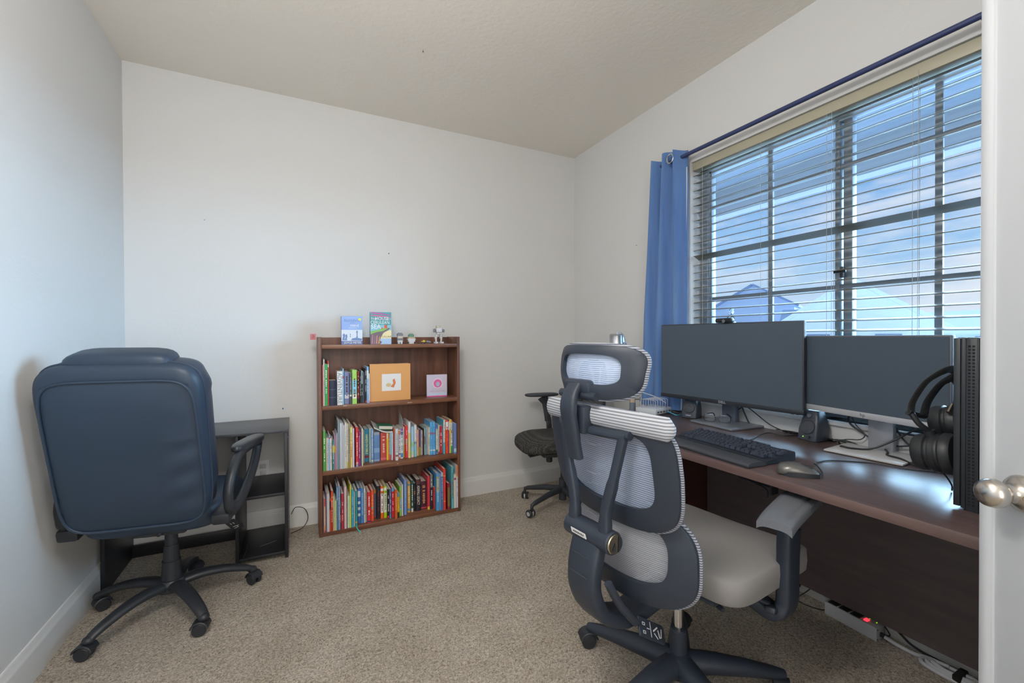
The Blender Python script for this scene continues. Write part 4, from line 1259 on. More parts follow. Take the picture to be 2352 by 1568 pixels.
RIBY = ribbed('stitched_edge', '9ea2ac', '4a4f5a', 150, 2)
FRM = mat('chair_frame_plastic', (.023, .031, .047), .48, bump=(350, .08, .001))
# upper back: surface x = f(y, z)
def ux(y, z):
    return -.360 - .055 * (z - .70) / .30 + .55 * y * y * .55
def up3(y, z, dx=0.0):
    return (ux(y, z) + dx, y, z)
def uo(a):
    y, z = se(a, .258, .172, 4.6)
    z0 = .830 + (z if z < 0 else z * .86) - (.022 * (1 - (y / .258) ** 2) if z < 0 else 0)
    return up3(y * (1 - .05 * max(0, -z / .172)), z0)
def ui(a):
    y, z = se(a, .185, .110, 4.6)
    return up3(y, .826 + z - (.018 * (1 - (y / .185) ** 2) if z < 0 else 0), -.004)
ub = G(); ub.ring(uo, ui, (.016, 0, 0), 96, .35); ubo = ub.build('back_frame', FRM, c2, 50)
g = G()
def umesh(u, v):
    y = (2 * u - 1) * .192; z = .70 + .245 * v
    return (ux(y, z) + .012, y, z)
g.grid(umesh, 24, 24); g.build('back_mesh', GMESH, ubo, 80)
g = G()
g.tube([(ux(y, .975) + .004, y, .964 + .006 * math.cos(y * 6)) for y in [-.262 + .524 * i / 30 for i in range(31)]], [.012] + [.030] * 29 + [.012], 18, sx=.66, sy=1.10, up=(0, 0, 1))
g.build('top_roll', RIB, ubo, 60)
g = G(); g.tube([Vector(uo(2 * PI * k / 120)) + Vector((.014, 0, 0)) for k in range(120)], .0062, 8, True); g.build('edge_binding', RIBY, ubo, 60)
# lumbar
def lx(y, z):
    return -.300 - .05 * math.cos((z - .56) * 6) + .9 * y * y
def lo_(a):
    y, z = se(a, .262, .152, 2.9); return (lx(y, .560 + z), y, .560 + z)
def li_(a):
    y, z = se(a, .192, .100, 2.9); return (lx(y, .573 + z) - .004, y, .573 + z)
lb = G(); lb.ring(lo_, li_, (.018, 0, 0), 96, .4); lbo = lb.build('lumbar_frame', FRM, c2, 50)
g = G(); g.grid(lambda u, v: (lx((2 * u - 1) * .20, .465 + .215 * v) + .014, (2 * u - 1) * .20, .465 + .215 * v), 24, 20); g.build('lumbar_mesh', mesh_mat('lumbar_mesh_grey', '94979f', 170, .84), lbo, 80)
g = G(); g.tube([Vector(lo_(2 * PI * k / 120)) + Vector((.016, 0, 0)) for k in range(120)], .006, 8, True); g.build('edge_binding', RIBY, lbo, 60)
# headrest: curved wing with a window of mesh
def hx(y, z):
    return -.440 + 2.1 * (y - .03) ** 2 + .10 * abs(z - 1.10)
def ho(a):
    y, z = se(a, .180, .082, 3.6); y = y * (1 + .9 * max(-.06, z)) + .030; return (hx(y, 1.104 + z) + .10 * max(0, z - .05), y, 1.104 + z)
def hi(a):
    y, z = se(a, .128, .046, 3.6); y += .030; return (hx(y, 1.112 + z) - .003, y, 1.112 + z)
hb = G(); hb.ring(ho, hi, (.017, 0, 0), 96, .4); hbo = hb.build('headrest_frame', FRM, c2, 50)
g = G(); g.grid(lambda u, v: (hx(.03 + (2 * u - 1) * .135, 1.061 + .102 * v) + .012, .03 + (2 * u - 1) * .135, 1.061 + .102 * v), 20, 10); g.build('headrest_mesh', mesh_mat('headrest_mesh_blue', 'aabad6', 165, .86), hbo, 80)
g = G(); g.tube([Vector(ho(2 * PI * k / 120)) + Vector((.015, 0, 0)) for k in range(120)], .0068, 8, True); g.build('edge_binding', RIBY, hbo, 60)
# headrest bracket
g = G()
g.tube(smooth_path([(-.445, .055, 1.060), (-.468, .052, 1.030), (-.478, .050, .985), (-.462, .050, .90), (-.448, .050, .835)], 6), [.032] * 7 + [.034] * 6 + [.033] * 6 + [.031] * 6, 24, sx=.92, sy=.40, up=(1, 0, 0), p=3.6)
g.box((-.430, .052, 1.050), (.035, .115, .055), RM(0, -.2, 0), .012); g.cyl((-.437, -.03, 1.03), (-.437, .13, 1.03), .013, n=14)
g.box((-.428, .035, .955), (.05, .05, .085), None, .008)
br_ = g.build('headrest_bracket', FRM, c2)
g = G()
for z in (.985, .945, .90):
    g.box((-.4795 + (.985 - z) * .16, .046, z), (.003, .036, .0022))
g.build('height_marks', mat('mark_grey', (.16, .17, .19), .6), br_)
# Y shaped support, pivot and spine
g = G()
for s in (-1, 1):
    yb, yt = (.072, .135) if s > 0 else (-.058, -.118)
    g.tube(smooth_path([(-.432, yb, .610), (-.430, yb * 1.06, .70), (-.426, (yb + yt) / 2, .80), (-.420, yt, .925)], 5), [.022] * 4 + [.019] * 6 + [.016] * 6, 20, sx=.85, sy=.70, up=(1, 0, 0), p=4.0)
    g.cyl((-.415, yt - .022, .932), (-.415, yt + .022, .932), .013, n=14)
g.tube([(-.418, -.13, .930), (-.422, 0, .925), (-.418, .14, .930)], .015, 10, sx=.8)
g.build('back_fork', FRM, c2)
g = G(); g.cyl((-.425, -.088, .612), (-.425, .100, .612), .034, n=30, bev=.004)
pv = g.build('pivot', FRM, c2)
g = G(); g.cyl((-.425, -.093, .612), (-.425, -.0875, .612), .029, n=30, bev=.002)
bd = g.build('badge', mat('champagne_metal', (.62, .52, .38), .25, 1.0), pv)
g = G(); M = frame((-.425, -.0940, .612), (1, 0, 0), (0, 0, 1))
arc = [(.0275 * math.cos(math.radians(t)), .0275 * math.sin(math.radians(t))) for t in range(-68, 63, 10)]
for poly in (arc + [(.010, .004)], [(-.013, -.014), (-.002, .006), (.003, -.016), (-.005, -.021)]):
    g.faces([M @ Vector((x, y, 0)) for x, y in poly], [tuple(range(len(poly)))])
g.build('badge_emblem', BLK, bd)
g = G(); M = frame((-.4605, .024, .612), (0, -1, 0), Vector((-.12, 0, 1)))
g.prism([(-.030, -.0075), (.034, -.0075), (.030, .0075), (-.034, .0075)], .0018, M); pl = g.build('name_plate', mat('plate_silver', (.66, .66, .66), .35), pv)
g = G()
for k in range(7):      # the plate's print is too small to read
    n0 = len(g.bm.verts); g.box((-.021 + .007 * k, 0, .0020), (.0045, .0048 + .0012 * (k % 2), .0004)); g.bm.verts.ensure_lookup_table()
    for v in g.bm.verts[n0:]: v.co = M @ v.co
g.build('plate_lettering', BLK, pl)
g = G()
sp_ = smooth_path([(-.430, .006, .60), (-.452, .006, .52), (-.450, .006, .44), (-.400, .004, .360), (-.300, .0, .318), (-.16, 0, .330), (-.03, 0, .345)], 6)
ws = [.066] * 8 + [.065] * 8 + [.062] * 8 + [.058] * 7 + [.055] * 6
rr = ws[:len(sp_)]
g.tube(sp_, rr, 28, sx=.90, sy=.36, up=(1, 0, .3), p=4.5); so = g.build('back_spine', FRM, c2, 50)
g = G()
for z in (.555, .50, .448):
    g.box((-.4790 + (.012 if z < .46 else (.010 if z > .54 else .0)), .006, z), (.004, .075, .002))
g.build('spine_grooves', mat('groove', (.045, .05, .06), .7), so)
g = G(); g.tube(smooth_path([(-.445, -.083, .502), (-.400, -.088, .425), (-.335, -.090, .352)], 6), .0105, 10, sx=1.2)
PM2 = frame((-.268, -.092, .302), Vector((.64, 0, -.42)), Vector((.28, .4, .5)))
g.prism([(-.075, -.026), (.058, -.026), (.066, -.018), (.066, .018), (.058, .026), (-.075, .026)], .007, PM2, .002)
lv = g.build('lumbar_lever', FRM, c2)
g = G()
def icon(x, y, w_, h_, r_=0):
    b = Matrix.Translation((x, y, .0075)) @ Matrix.Rotation(r_, 4, 'Z')
    n0 = len(g.bm.verts); g.box((0, 0, 0), (w_, h_, .0008))
    g.bm.verts.ensure_lookup_table()
    for v in g.bm.verts[n0:]: v.co = PM2 @ (b @ v.co)
for q in ((-.052, .012, .014, .002), (-.052, .006, .014, .002), (-.058, .009, .002, .008), (-.046, .009, .002, .008), (-.052, -.010, .014, .002), (-.052, -.016, .014, .002), (-.058, -.013, .002, .008), (-.046, -.013, .002, .008), (-.028, .0, .016, .0022), (-.015, 0, .0022, .040), (.012, .006, .030, .004, .5), (.030, -.004, .004, .022, .3), (.012, -.012, .022, .003, -.6), (.044, .0, .003, .026, -.3)):
    icon(*q)
g.build('lever_icons', mat('icon_white', (.62, .62, .64), .6), lv)
# seat
SEATF = mat('warm_grey_seat_fabric', (.235, .226, .224), .9, bump=(350, .3, .001), sheen=.1)
g = G()
g.pillow((.092, -.035, .452), (.505, .535, .088), 6.5, 48)
for v in g.bm.verts:
    t_ = max(0, (v.co.x - .20) / .14); v.co.z -= .020 * t_ * t_
    v.co.z += .010 * (v.co.y / .26) ** 2 if v.co.z > .45 else 0
se_ = g.build('seat_cushion', SEATF, c2, 70)
g = G(); g.box((-.090, -.250, .4945), (.046, .022, .004), RM(.15, 0, -.1), .001); g.build('seat_tag', DKGREY, se_)
g = G(); g.box((.07, 0, .402), (.42, .44, .018), None, .008); g.box((.03, 0, .368), (.22, .16, .06), None, .015)
g.tube([(.06, -.10, .372), (.06, -.23, .368), (.075, -.275, .360)], .008, 8); g.box((.075, -.285, .352), (.075, .03, .02), RM(0, .3, .2), .006)
g.tube([(-.02, -.08, .36), (-.06, -.20, .35)], .008, 8); g.build('seat_mechanism', FRM, c2)
for s in (-1, 1):
    g = G()
    g.tube(smooth_path([(.08, s * .12, .385), (.085, s * .22, .352), (.10, s * .278, .332), (.118, s * .304, .365), (.122, s * .306, .45), (.128, s * .306, .56), (.132, s * .306, .60)], 5), [.034] * 12 + [.038] * 12 + [.039] * 7, 24, sx=.62, sy=1.05, up=(1, 0, 0), p=4.0)
    g.cyl((.132, s * .306, .59), (.134, s * .306, .665), .024, n=18)
    ao = g.build('arm_post', FRM, c2)
    g = G()
    n = 16
    def padf(u, v, s=s):
        x = (u - .5) * .315; w_ = .046 + .006 * u
        return (x, (v - .5) * 2 * w_, .012 - .012 * (2 * v - 1) ** 4 - .010 * (2 * u - 1) ** 4 - .006 * math.exp(-((v - .22) / .05) ** 2) * (1 if u > .1 else 0))
    g.grid(padf, 24, 20, (0, 0, -.022))
    p = g.build('arm_pad', mat('grey_arm_pad', (.135, .145, .165), .5, bump=(500, .1, .001)), ao, 50)
    p.location = (.112, s * .318, .680); p.rotation_euler = (0, math.radians(-2), -s * math.radians(9))
BO = Vector((-.072, -.048, 0))       # the base stands a little behind the seat's middle
g = G(); g.cyl(BO + Vector((0, 0, .20)), BO + Vector((0, 0, .345)), .014, n=20); g.box(BO + Vector((.04, .02, .352)), (.16, .12, .03), None, .01); g.build('gas_piston', [CHROME], c2)
g = G(); g.cyl(BO + Vector((0, 0, .10)), BO + Vector((0, 0, .215)), .029, .027, 24, .003); g.build('gas_column', FRM, c2)
g = G(); g.lathe([(0, .06), (.045, .062), (.05, .075), (.048, .125), (.036, .135), (0, .137)], Matrix.Translation(BO), 30); g.build('base_hub', FRM, c2)
for k in range(5):
    a = math.radians(114 - 7 + 72 * k)
    d = Vector((math.cos(a), math.sin(a), 0))
    g = G()
    path = [BO + d * .02 + Vector((0, 0, .100)), BO + d * .12 + Vector((0, 0, .097)), BO + d * .22 + Vector((0, 0, .088)), BO + d * .315 + Vector((0, 0, .075)), BO + d * .350 + Vector((0, 0, .070))]
    g.tube(path, [.052, .046, .037, .027, .020], 12, sx=.80, sy=.72, up=(0, 0, 1))
    g.build('base_leg', FRM, c2)
    caster(c2, BO + d * .338 + Vector((0, 0, .060)), a + (1.2 if k != 0 else -2.3), .029)

# ------------------------------------------------------------------ small task chair in the far corner; local +x is forward
c3 = thing('office_chair', 'black task chair with patterned seat in the corner beyond the desk', 'chair', (1.690, 2.600, 0), math.radians(168))
def dotted():
    m = bpy.data.materials.new('woven_dot_fabric'); m.use_nodes = True; t = m.node_tree; b = t.nodes['Principled BSDF']; b.inputs['Roughness'].default_value = .9
    tcn = t.nodes.new('ShaderNodeTexCoord'); v = t.nodes.new('ShaderNodeTexVoronoi'); v.inputs['Scale'].default_value = 120; v.inputs['Randomness'].default_value = .25
    t.links.new(tcn.outputs['Object'], v.inputs['Vector'])
    r = t.nodes.new('ShaderNodeValToRGB'); r.color_ramp.elements[0].position = .22; r.color_ramp.elements[0].color = (.22, .20, .17, 1); r.color_ramp.elements[1].position = .34; r.color_ramp.elements[1].color = (.028, .027, .027, 1)
    t.links.new(v.outputs['Distance'], r.inputs[0]); t.links.new(r.outputs[0], b.inputs['Base Color'])
    return m
g = G(); g.pillow((.08, 0, .478), (.50, .47, .105), 3.6, 40)
for v in g.bm.verts:
    t_ = max(0, (v.co.x - .12) / .2); v.co.z -= .02 * t_ * t_
g.build('seat_cushion', dotted(), c3, 70)
g = G(); g.box((.03, 0, .415), (.34, .34, .022), None, .008); g.box((0, 0, .395), (.20, .14, .05), None, .012); g.cyl((.11, .03, .395), (.11, .03, .335), .022, n=18, bev=.004); g.box((.20, .06, .405), (.14, .06, .008), RM(0, .15, 0), .003)
g.build('seat_mechanism', BLK2, c3)
g = G(); g.cyl((0, 0, .17), (0, 0, .39), .015, n=18); g.cyl((0, 0, .05), (0, 0, .20), .026, n=20); g.build('gas_column', BLK2, c3)
for k in range(5):
    a = math.radians(194 - 168 + 72 * k + (4 if k == 4 else 0))
    d = Vector((math.cos(a), math.sin(a), 0))
    g = G(); g.tube([d * .015 + Vector((0, 0, .125)), d * .14 + Vector((0, 0, .115)), d * .27 + Vector((0, 0, .090)), d * .298 + Vector((0, 0, .080)), d * .300 + Vector((0, 0, .062))], [.026, .022, .018, .015, .012], 12, sx=.8, sy=.9, up=(0, 0.02, 1))
    g.build('base_leg', BLK2, c3)
    caster(c3, d * .300 + Vector((0, 0, .058)), a + 1.7, .0265, False, mat('caster_grey', (.45, .45, .46), .4))
for s in (-1, 1):
    g = G(); g.tube(smooth_path([(0, s * .16, .41), (.0, s * .26, .425), (.0, s * .285, .47)], 4), .012, 10, sx=1.6)
    g.box((0, s * .285, .52), (.045, .012, .13), RM(0, .1, 0), .003)
    ao = g.build('arm_bar', mat('arm_grey', (.20, .20, .21), .4, 1.0), c3)
    g = G(); g.tube([(.01, s * .285, .56), (.02, s * .285, .64), (.03, s * .285, .70), (.05, s * .285, .745)], [.022, .023, .025, .040], 14, sx=.55, sy=1.1, up=(1, 0, 0)); g.build('arm_sleeve', BLK2, ao)
    g = G(); g.pillow((.06, s * .283, .765), (.27, .082, .028), 3.4, 26); g.build('arm_pad', BLK2, ao, 60)
g = G(); g.tube([(-.12, 0, .40), (-.24, 0, .41), (-.27, 0, .50), (-.275, 0, .70)], .014, 10, sx=2.6); g.build('back_bar', BLK2, c3)
g = G(); g.ring(lambda a: (-.250 - .10 * (se(a, .22, .22, 4)[1] + .22) * .5 + .6 * se(a, .22, .22, 4)[0] ** 2, se(a, .22, .22, 4)[0], .82 + se(a, .22, .22, 4)[1]),
            lambda a: (-.250 - .10 * (se(a, .18, .18, 4)[1] + .22) * .5 + .6 * se(a, .18, .18, 4)[0] ** 2, se(a, .18, .18, 4)[0], .82 + se(a, .18, .18, 4)[1]), (.02, 0, 0), 60, .3)
bo = g.build('back_frame', BLK2, c3)
g = G(); g.grid(lambda u, v: (-.240 - .10 * (.4 * v) * .5 + .6 * ((u - .5) * .38) ** 2, (u - .5) * .38, .63 + .38 * v), 14, 14); g.build('back_mesh', mesh_mat('black_back_mesh', '25272d', 140, .8), bo, 80)

# =================================================================== the long desk under the window
DY0, DY1, DX0 = .25, 2.150, 1.398
dk = thing('desk', 'long dark brown wooden desk under the window', 'desk', (1.76, 1.2, 0))
def dkb(name, lo, hi, m, bev=.0015):
    g = G(); o_ = Vector((1.76, 1.2, 0)); g.b2(Vector(lo) - o_, Vector(hi) - o_, bev); return g.build(name, m, dk)
g = G(); o_ = Vector((1.76, 1.2, 0))
fs = g.b2(Vector((DX0, DY0, DESK - .030)) - o_, Vector((XW - .016, DY1, DESK)) - o_, .002)
for f in fs:
    f.normal_update()
    if abs(f.normal.z) < .7: f.material_index = 1
g.build('desk_top', [DESKWOOD, DESKEDGE], dk, recalc=True)
dkb('modesty_panel', (2.030, DY0 + .03, .086), (2.047, 1.66, DESK - .031), DESKDARK)
dkb('end_panel', (DX0 + .03, DY0 + .01, 0), (2.047, DY0 + .029, DESK - .031), DESKDARK)
PED = mat('pedestal_wood', (.085, .030, .027), .4, var=(4, (.10, .040, .035)), stretch=(1, 1, 8))
dkb('pedestal', (DX0 + .022, 1.665, 0), (2.047, 2.035, DESK - .031), PED)
for z0, z1 in ((.06, .33), (.34, .55), (.56, .70)):
    d_ = dkb('drawer', (DX0 + .004, 1.675, z0), (DX0 + .021, 2.028, z1), PED)
    g = G(); g.tube([(DX0 - 1.76 + .004, .60, z1 - .05), (DX0 - 1.76 - .016, .61, z1 - .05), (DX0 - 1.76 - .016, .69, z1 - .05), (DX0 - 1.76 + .004, .70, z1 - .05)], .004, 8); g.build('drawer_handle', ALU, d_)
ut = thing('under_desk_mount', 'grey plate with black adapter box mounted under the long desk', 'mount', (1.62, 1.12, DESK - .031))
g = G(); g.b2((-.03, -.075, -.052), (-.024, .075, 0), .001); g.b2((-.03, -.075, -.003), (.12, .075, 0)); g.build('plate', mat('mount_grey', (.16, .165, .18), .5), ut)
g = G(); g.b2((-.01, -.09, -.085), (.10, .05, -.010), .006); g.b2((-.02, -.10, -.105), (.02, -.092, 0), .001); g.build('adapter_box', BLK, ut)
g = G(); g.tube(smooth_path([(-.012, .045, -.07), (-.018, -.02, -.078), (-.016, -.075, -.09), (-.014, -.08, -.12)], 5), .003, 6); g.build('adapter_cable', CABLE, ut)

# ------------------------------------------------------------------ monitors
def monitor(label, c, rdir, W, Hh, bezel, bez_mat, body_mat, logo, lcol, base_c, base_rz, base_d, base_mat, col_d, col_mat, col_off):
    R_ = Vector((rdir[0], rdir[1], 0)).normalized()
    N_ = Vector((0, 0, 1)).cross(R_)      # away from the viewer
    t = thing('monitor', label, 'monitor', (base_c[0], base_c[1], DESK))
    g = G(); o_ = Vector((base_c[0], base_c[1], DESK))
    M0 = frame(Vector(c) - o_, R_, Vector((0, 0, 1)))   # local z = R x up = towards the viewer
    def place(n0):
        g.bm.verts.ensure_lookup_table()
        for v in g.bm.verts[n0:]: v.co = M0 @ v.co
    g.box((0, 0, -.014), (W, Hh, .022), None, .004); g.box((0, -.02, -.035), (W * .62, Hh * .62, .03), None, .012); place(0)
    fr = g.build('housing', body_mat, t)
    g = G(); g.b2((-W / 2 + .006, -Hh / 2 + bezel, -.003), (W / 2 - .006, Hh / 2 - .006, -.0015)); place(0); g.build('screen', SCREEN, fr)
    g = G(); g.b2((-W / 2, -Hh / 2, -.004), (W / 2, -Hh / 2 + bezel, .0005), .001)
    for x in (W / 2 - .03, W / 2 - .05):
        g.box((x, -Hh / 2 - .001, -.01), (.01, .003, .006))
    place(0); bz = g.build('bottom_bezel', bez_mat, fr)
    g = G(); g.text(logo, bezel * .78, Matrix.Translation((0, -Hh / 2 + bezel * .52, .0009)), 0, 'CENTER', 1.05, .0003); place(0); g.build('logo', lcol, bz)
    g = G(); bm_ = RM(0, 0, base_rz); g.box((0, 0, .0055), base_d, bm_, .003); g.build('base_plate', base_mat, t)
    cx = Vector((col_off[0], col_off[1], 0))
    top = c[2] - DESK + .05
    g = G(); g.box(cx + Vector((0, 0, top / 2 + .004)), (col_d[0], col_d[1], top), bm_, .004)
    g.tube([cx + Vector((0, 0, top - .05)), Vector(c) - o_ + N_ * .040], .028, 12)
    g.build('stand_column', col_mat, t)
    return t, M0
monitor('large black monitor with webcam on top, left one of the two screens', (1.980, 1.527, 1.068), (.101, -.995), .772, .425, .022, mat('monitor_bezel', (.022, .026, .034), .4), BLK2, 'DELL', mat('logo_grey', (.35, .37, .40), .5),
        (2.020, 1.535), math.radians(-4), (.225, .270, .011), mat('stand_silver', (.30, .32, .36), .35, .6), (.030, .085), mat('stand_dark', (.10, .12, .16), .5), (.070, .025))
monitor('smaller monitor with silver lower bezel, right one of the two screens', (2.010, .915, 1.047), (-.178, -.984), .560, .330, .024, mat('silver_bezel', (.50, .51, .54), .4, .3), mat('silver_housing', (.11, .12, .14), .45, .2), 'hp', mat('logo_dark', (.12, .13, .15), .5),
        (2.008, .882), math.radians(4), (.200, .250, .008), mat('stand_white', (.56, .55, .55), .4), (.034, .082), mat('stand_steel', (.38, .40, .44), .35, .5), (.085, .004))
wc = thing('webcam', 'small black webcam clipped on top of the large monitor', 'webcam', (1.985, 1.512, 1.281))
g = G(); g.box((-.004, 0, .012), (.034, .094, .024), None, .009); g.build('body', mat('webcam_black', (.012, .014, .014), .35), wc)
g = G(); g.cyl((-.020, -.006, .008), (-.0225, -.006, .008), .009, n=20); g.build('lens', mat('lens_ring', (.12, .13, .14), .2), wc)
g = G(); g.box((.014, 0, -.014), (.006, .04, .03), None, .002); g.build('clip', BLK, wc)

# ------------------------------------------------------------------ speakers
def speaker(label, x, y, rz, led):
    t = thing('speaker', label, 'speaker', (x, y, DESK + .0003), rz, 'pair of desk speakers')
    g = G()
    # side profile (x forward is -x): front leans back
    def ringz(z, w, x0, x1, r):
        pts = []
        for sx_, sy_ in ((-1, -1), (1, -1), (1, 1), (-1, 1)):
            for k in range(4):
                a = {(-1, -1): PI, (1, -1): 1.5 * PI, (1, 1): 0, (-1, 1): .5 * PI}[(sx_, sy_)] + k / 3 * PI / 2
                cx_ = (x0 + r) if sx_ < 0 else (x1 - r); cy_ = sy_ * (w - r)
                pts.append(Vector((cx_ + r * math.cos(a), cy_ + r * math.sin(a), z)))
        return pts
    g.loft([ringz(0, .040, -.042, .046, .008), ringz(.004, .0435, -.045, .047, .010), ringz(.05, .0435, -.038, .047, .011), ringz(.104, .036, -.022, .044, .012), ringz(.128, .028, -.012, .040, .012), ringz(.132, .024, -.008, .036, .010)])
    b = g.build('cabinet', mat('speaker_blue_black', (.040, .050, .072), .42), t)
    ln = Vector((-.045 + .010, 0, .004 - .138)).normalized()
    M = frame((-.0345, 0, .062), (0, -1, 0), Vector((.030, 0, .12)))
    if (M.to_3x3() @ Vector((0, 0, 1))).x > 0: M = frame((-.0345, 0, .062), (0, 1, 0), Vector((.030, 0, .12)))
    g = G(); g.lathe([(0, .001), (.010, .004), (.020, .002), (.0265, .0015), (.0285, .004), (.0315, .004), (.033, .001), (.033, -.004), (0, -.004)], M, 36); g.build('driver', mat('driver_grey', (.045, .052, .068), .55), b)
    g = G(); M2 = M @ Matrix.Translation((0, .050, .003)); g.lathe([(.0065, .0), (.0085, .001), (.0095, .0), (.0095, -.003), (.0065, -.003)], M2, 24); g.build('tweeter_ring', mat('driver_ring', (.10, .12, .16), .4), b)
    if led:
        M3 = M @ Matrix.Translation((.012, -.046, .0015))
        if (M.to_3x3() @ Vector((1, 0, 0))).y < 0: M3 = M @ Matrix.Translation((-.012, -.046, .0015))
        g = G(); g.box((0, 0, .0005), (.0034, .0034, .002)); 
        for v in g.bm.verts: v.co = M3 @ v.co
        g.build('power_light', mat('green_led', (.3, .8, .1), .4, emit=((.35, .85, .08), 1.4)), b)
        g = G(); g.lathe([(0, .004), (.006, .004), (.0065, 0), (0, -.002)], M @ Matrix.Translation((-.012 if M3.translation.y < M.translation.y else .012, -.045, .001)), 16); g.build('volume_knob', BLK, b)
    else:
        g = G(); g.text('logitech', .0095, M @ Matrix.Translation((0, -.046, .0022)), 0, 'CENTER', 1.0, .0003); g.build('logo', mat('logo_white', (.5, .53, .6), .5), b)
    return t
speaker('blue black desk speaker half hidden under the large monitor', 2.030, 1.765, math.radians(20), False)
speaker('blue black desk speaker with green light standing between the monitors', 2.064, 1.128, math.radians(-7), True)

# ------------------------------------------------------------------ keyboard with wrist rest
KBA = math.radians(-3.5)
kb = thing('keyboard', 'full size black keyboard lying on the desk edge', 'keyboard', (1.504, .980, DESK), KBA)
g = G(); g.loft([[Vector((0, y, .002)), Vector((.158, y, .002)), Vector((.158, y, .030)), Vector((.150, y, .031)), Vector((0, y, .015))] for y in (0, .442)])
g.box((.156, .028, .026), (.014, .05, .014), None, .003); g.box((.152, .22, .029), (.012, .40, .006), None, .002); g.build('keyboard_case', mat('keyboard_black', (.022, .027, .040), .5), kb)
KEYM = mat('keycap_black', (.033, .042, .066), .5)
def key(g, x, yl, w):
    z = .015 + .1 * x
    g.loft([[Vector((x + a * .0085 * s_, yl - w / 2 + b * (w / 2 - .0008) * s2, z + dz)) for a, b in ((-1, -1), (1, -1), (1, 1), (-1, 1))] for s_, s2, dz in ((1, 1, .001), (.98, .98, .006), (.72, .78, .0125))])
u_ = .01905
rows = [[(1, 0), (1, 1), (1, .5), (1, 0), (1, 0), (1, 0), (1, .5), (1, 0), (1, 0), (1, 0), (1, .5), (1, 0), (1, 0), (1, 0)],
        [(1, 0)] * 13 + [(2, 0)], [(1.5, 0)] + [(1, 0)] * 12 + [(1.5, 0)], [(1.75, 0)] + [(1, 0)] * 11 + [(2.25, 0)], [(2.25, 0)] + [(1, 0)] * 10 + [(2.75, 0)], [(1.25, 0), (1.25, 0), (1.25, 0), (6.25, 0), (1.25, 0), (1.25, 0), (1.25, 0), (1.25, 0)]]
for ri, r in enumerate(rows):
    x = .136 - ri * .0205 - (.004 if ri else 0)
    g = G(); pos = .434
    for w, gap in r:
        pos -= gap * u_; key(g, x, pos, w * u_); pos -= w * u_
    if ri in (0, 1, 2):
        for k in range(3): key(g, x, .434 - (15.25 + k) * u_, u_)
    if ri == 4:
        ga = G(); key(ga, x, .434 - 16.25 * u_, u_); ga.build('arrow_key', KEYM, kb, 30)
    if ri == 5:
        for k in range(3): key(g, x, .434 - (15.25 + k) * u_, u_)
    if ri >= 1:
        n_ = {1: 4, 2: 4, 3: 3, 4: 4, 5: 0}[ri]
        for k in range(n_): key(g, x, .434 - (18.5 + k) * u_, u_)
        if ri == 5:
            key(g, x, .434 - 18.5 * u_, 2 * u_); key(g, x, .434 - 20.5 * u_, u_)
    g.build('key_row', KEYM, kb, 30)
wr = thing('wrist_rest', 'flat dark padded wrist rest in front of the keyboard', 'wrist rest', (1.410, .982, DESK), KBA)
g = G(); g.b2((0, 0, 0), (.092, .440, .008), .002); g.build('base', BLK, wr)
g = G(); g.loft([[Vector((x, y, z)) for x, z in ((.001, .008), (.004, .014), (.02, .0185), (.07, .0185), (.088, .015), (.091, .008))] for y in (.001, .004, .436, .439)])
g.build('pad', mat('wrist_pad', (.045, .050, .062), .6, bump=(300, .1, .001)), wr, 60)

# ------------------------------------------------------------------ mouse and its cable
ms = thing('computer_mouse', 'grey and black computer mouse on the front of the desk', 'mouse', (1.497, .868, DESK + .0004), math.radians(-46))
def mouse_ring(x, hw_, hh, n=20):
    return [Vector((x, hw_ * sgp(math.cos(2 * PI * k / n), .8) , max(0, hh * (.42 + .58 * sgp(math.sin(2 * PI * k / n), .9)) if math.sin(2 * PI * k / n) > 0 else hh * .42 * (1 + math.sin(2 * PI * k / n))))) for k in range(n)]
g = G(); g.loft([mouse_ring(x, a, b) for x, a, b in ((-.058, .010, .014), (-.055, .022, .026), (-.045, .031, .037), (-.02, .034, .042), (.01, .032, .038), (.035, .031, .028), (.055, .029, .018), (.062, .022, .012))])
g.build('shell', mat('mouse_grey', (.17, .165, .155), .3, .5), ms, 60)
g = G(); g.loft([[Vector((x, y, z)) for x, y in ((-.050, -.020), (-.03, -.036), (.03, -.035), (.058, -.028), (.064, -.018), (.064, .018), (.058, .028), (.03, .035), (-.03, .036), (-.050, .020))] for z in (0, .010, .014)]); g.build('side_grips', BLK, ms)
g = G(); g.cyl((.034, -.004, .026), (.034, .004, .026), .009, n=20); g.box((.02, 0, .0345), (.02, .006, .004), RM(0, .25, 0), .001); g.build('scroll_wheel', BLK, ms)
def wire(name, label, pts, r, m=CABLE, k=8, cat='cable', of=None):
    g = G(); g.tube(smooth_path(pts, k), r, 8)
    if of is not None:      # a cord that belongs to a thing becomes its part
        inv = (Matrix.Translation(of.location) @ of.rotation_euler.to_matrix().to_4x4()).inverted()
        for v in g.bm.verts: v.co = inv @ v.co
        return g.build(name, m, of)
    return tag(g.build(name, m), label, cat)
D_ = DESK + .003
wire('mouse_cable', 'black mouse cable looping from the mouse to the computer tower', [(1.540, .824, DESK + .010), (1.565, .825, D_ + .004), (1.610, .866, D_ + .012), (1.660, .905, D_ + .006), (1.710, .915, D_), (1.770, .905, D_), (1.860, .824, D_), (1.880, .76, D_), (1.905, .700, D_), (1.955, .640, D_), (2.00, .57, D_)], .0022, of=ms)
wire('keyboard_cable', 'black keyboard cable curving from the keyboard to the right speaker', [(1.672, 1.230, DESK + .012), (1.73, 1.255, D_), (1.79, 1.245, D_), (1.93, 1.285, D_ + .003), (2.0, 1.285, D_ + .004), (2.02, 1.235, D_), (2.07, 1.213, D_), (2.112, 1.20, D_)], .0024, of=kb)
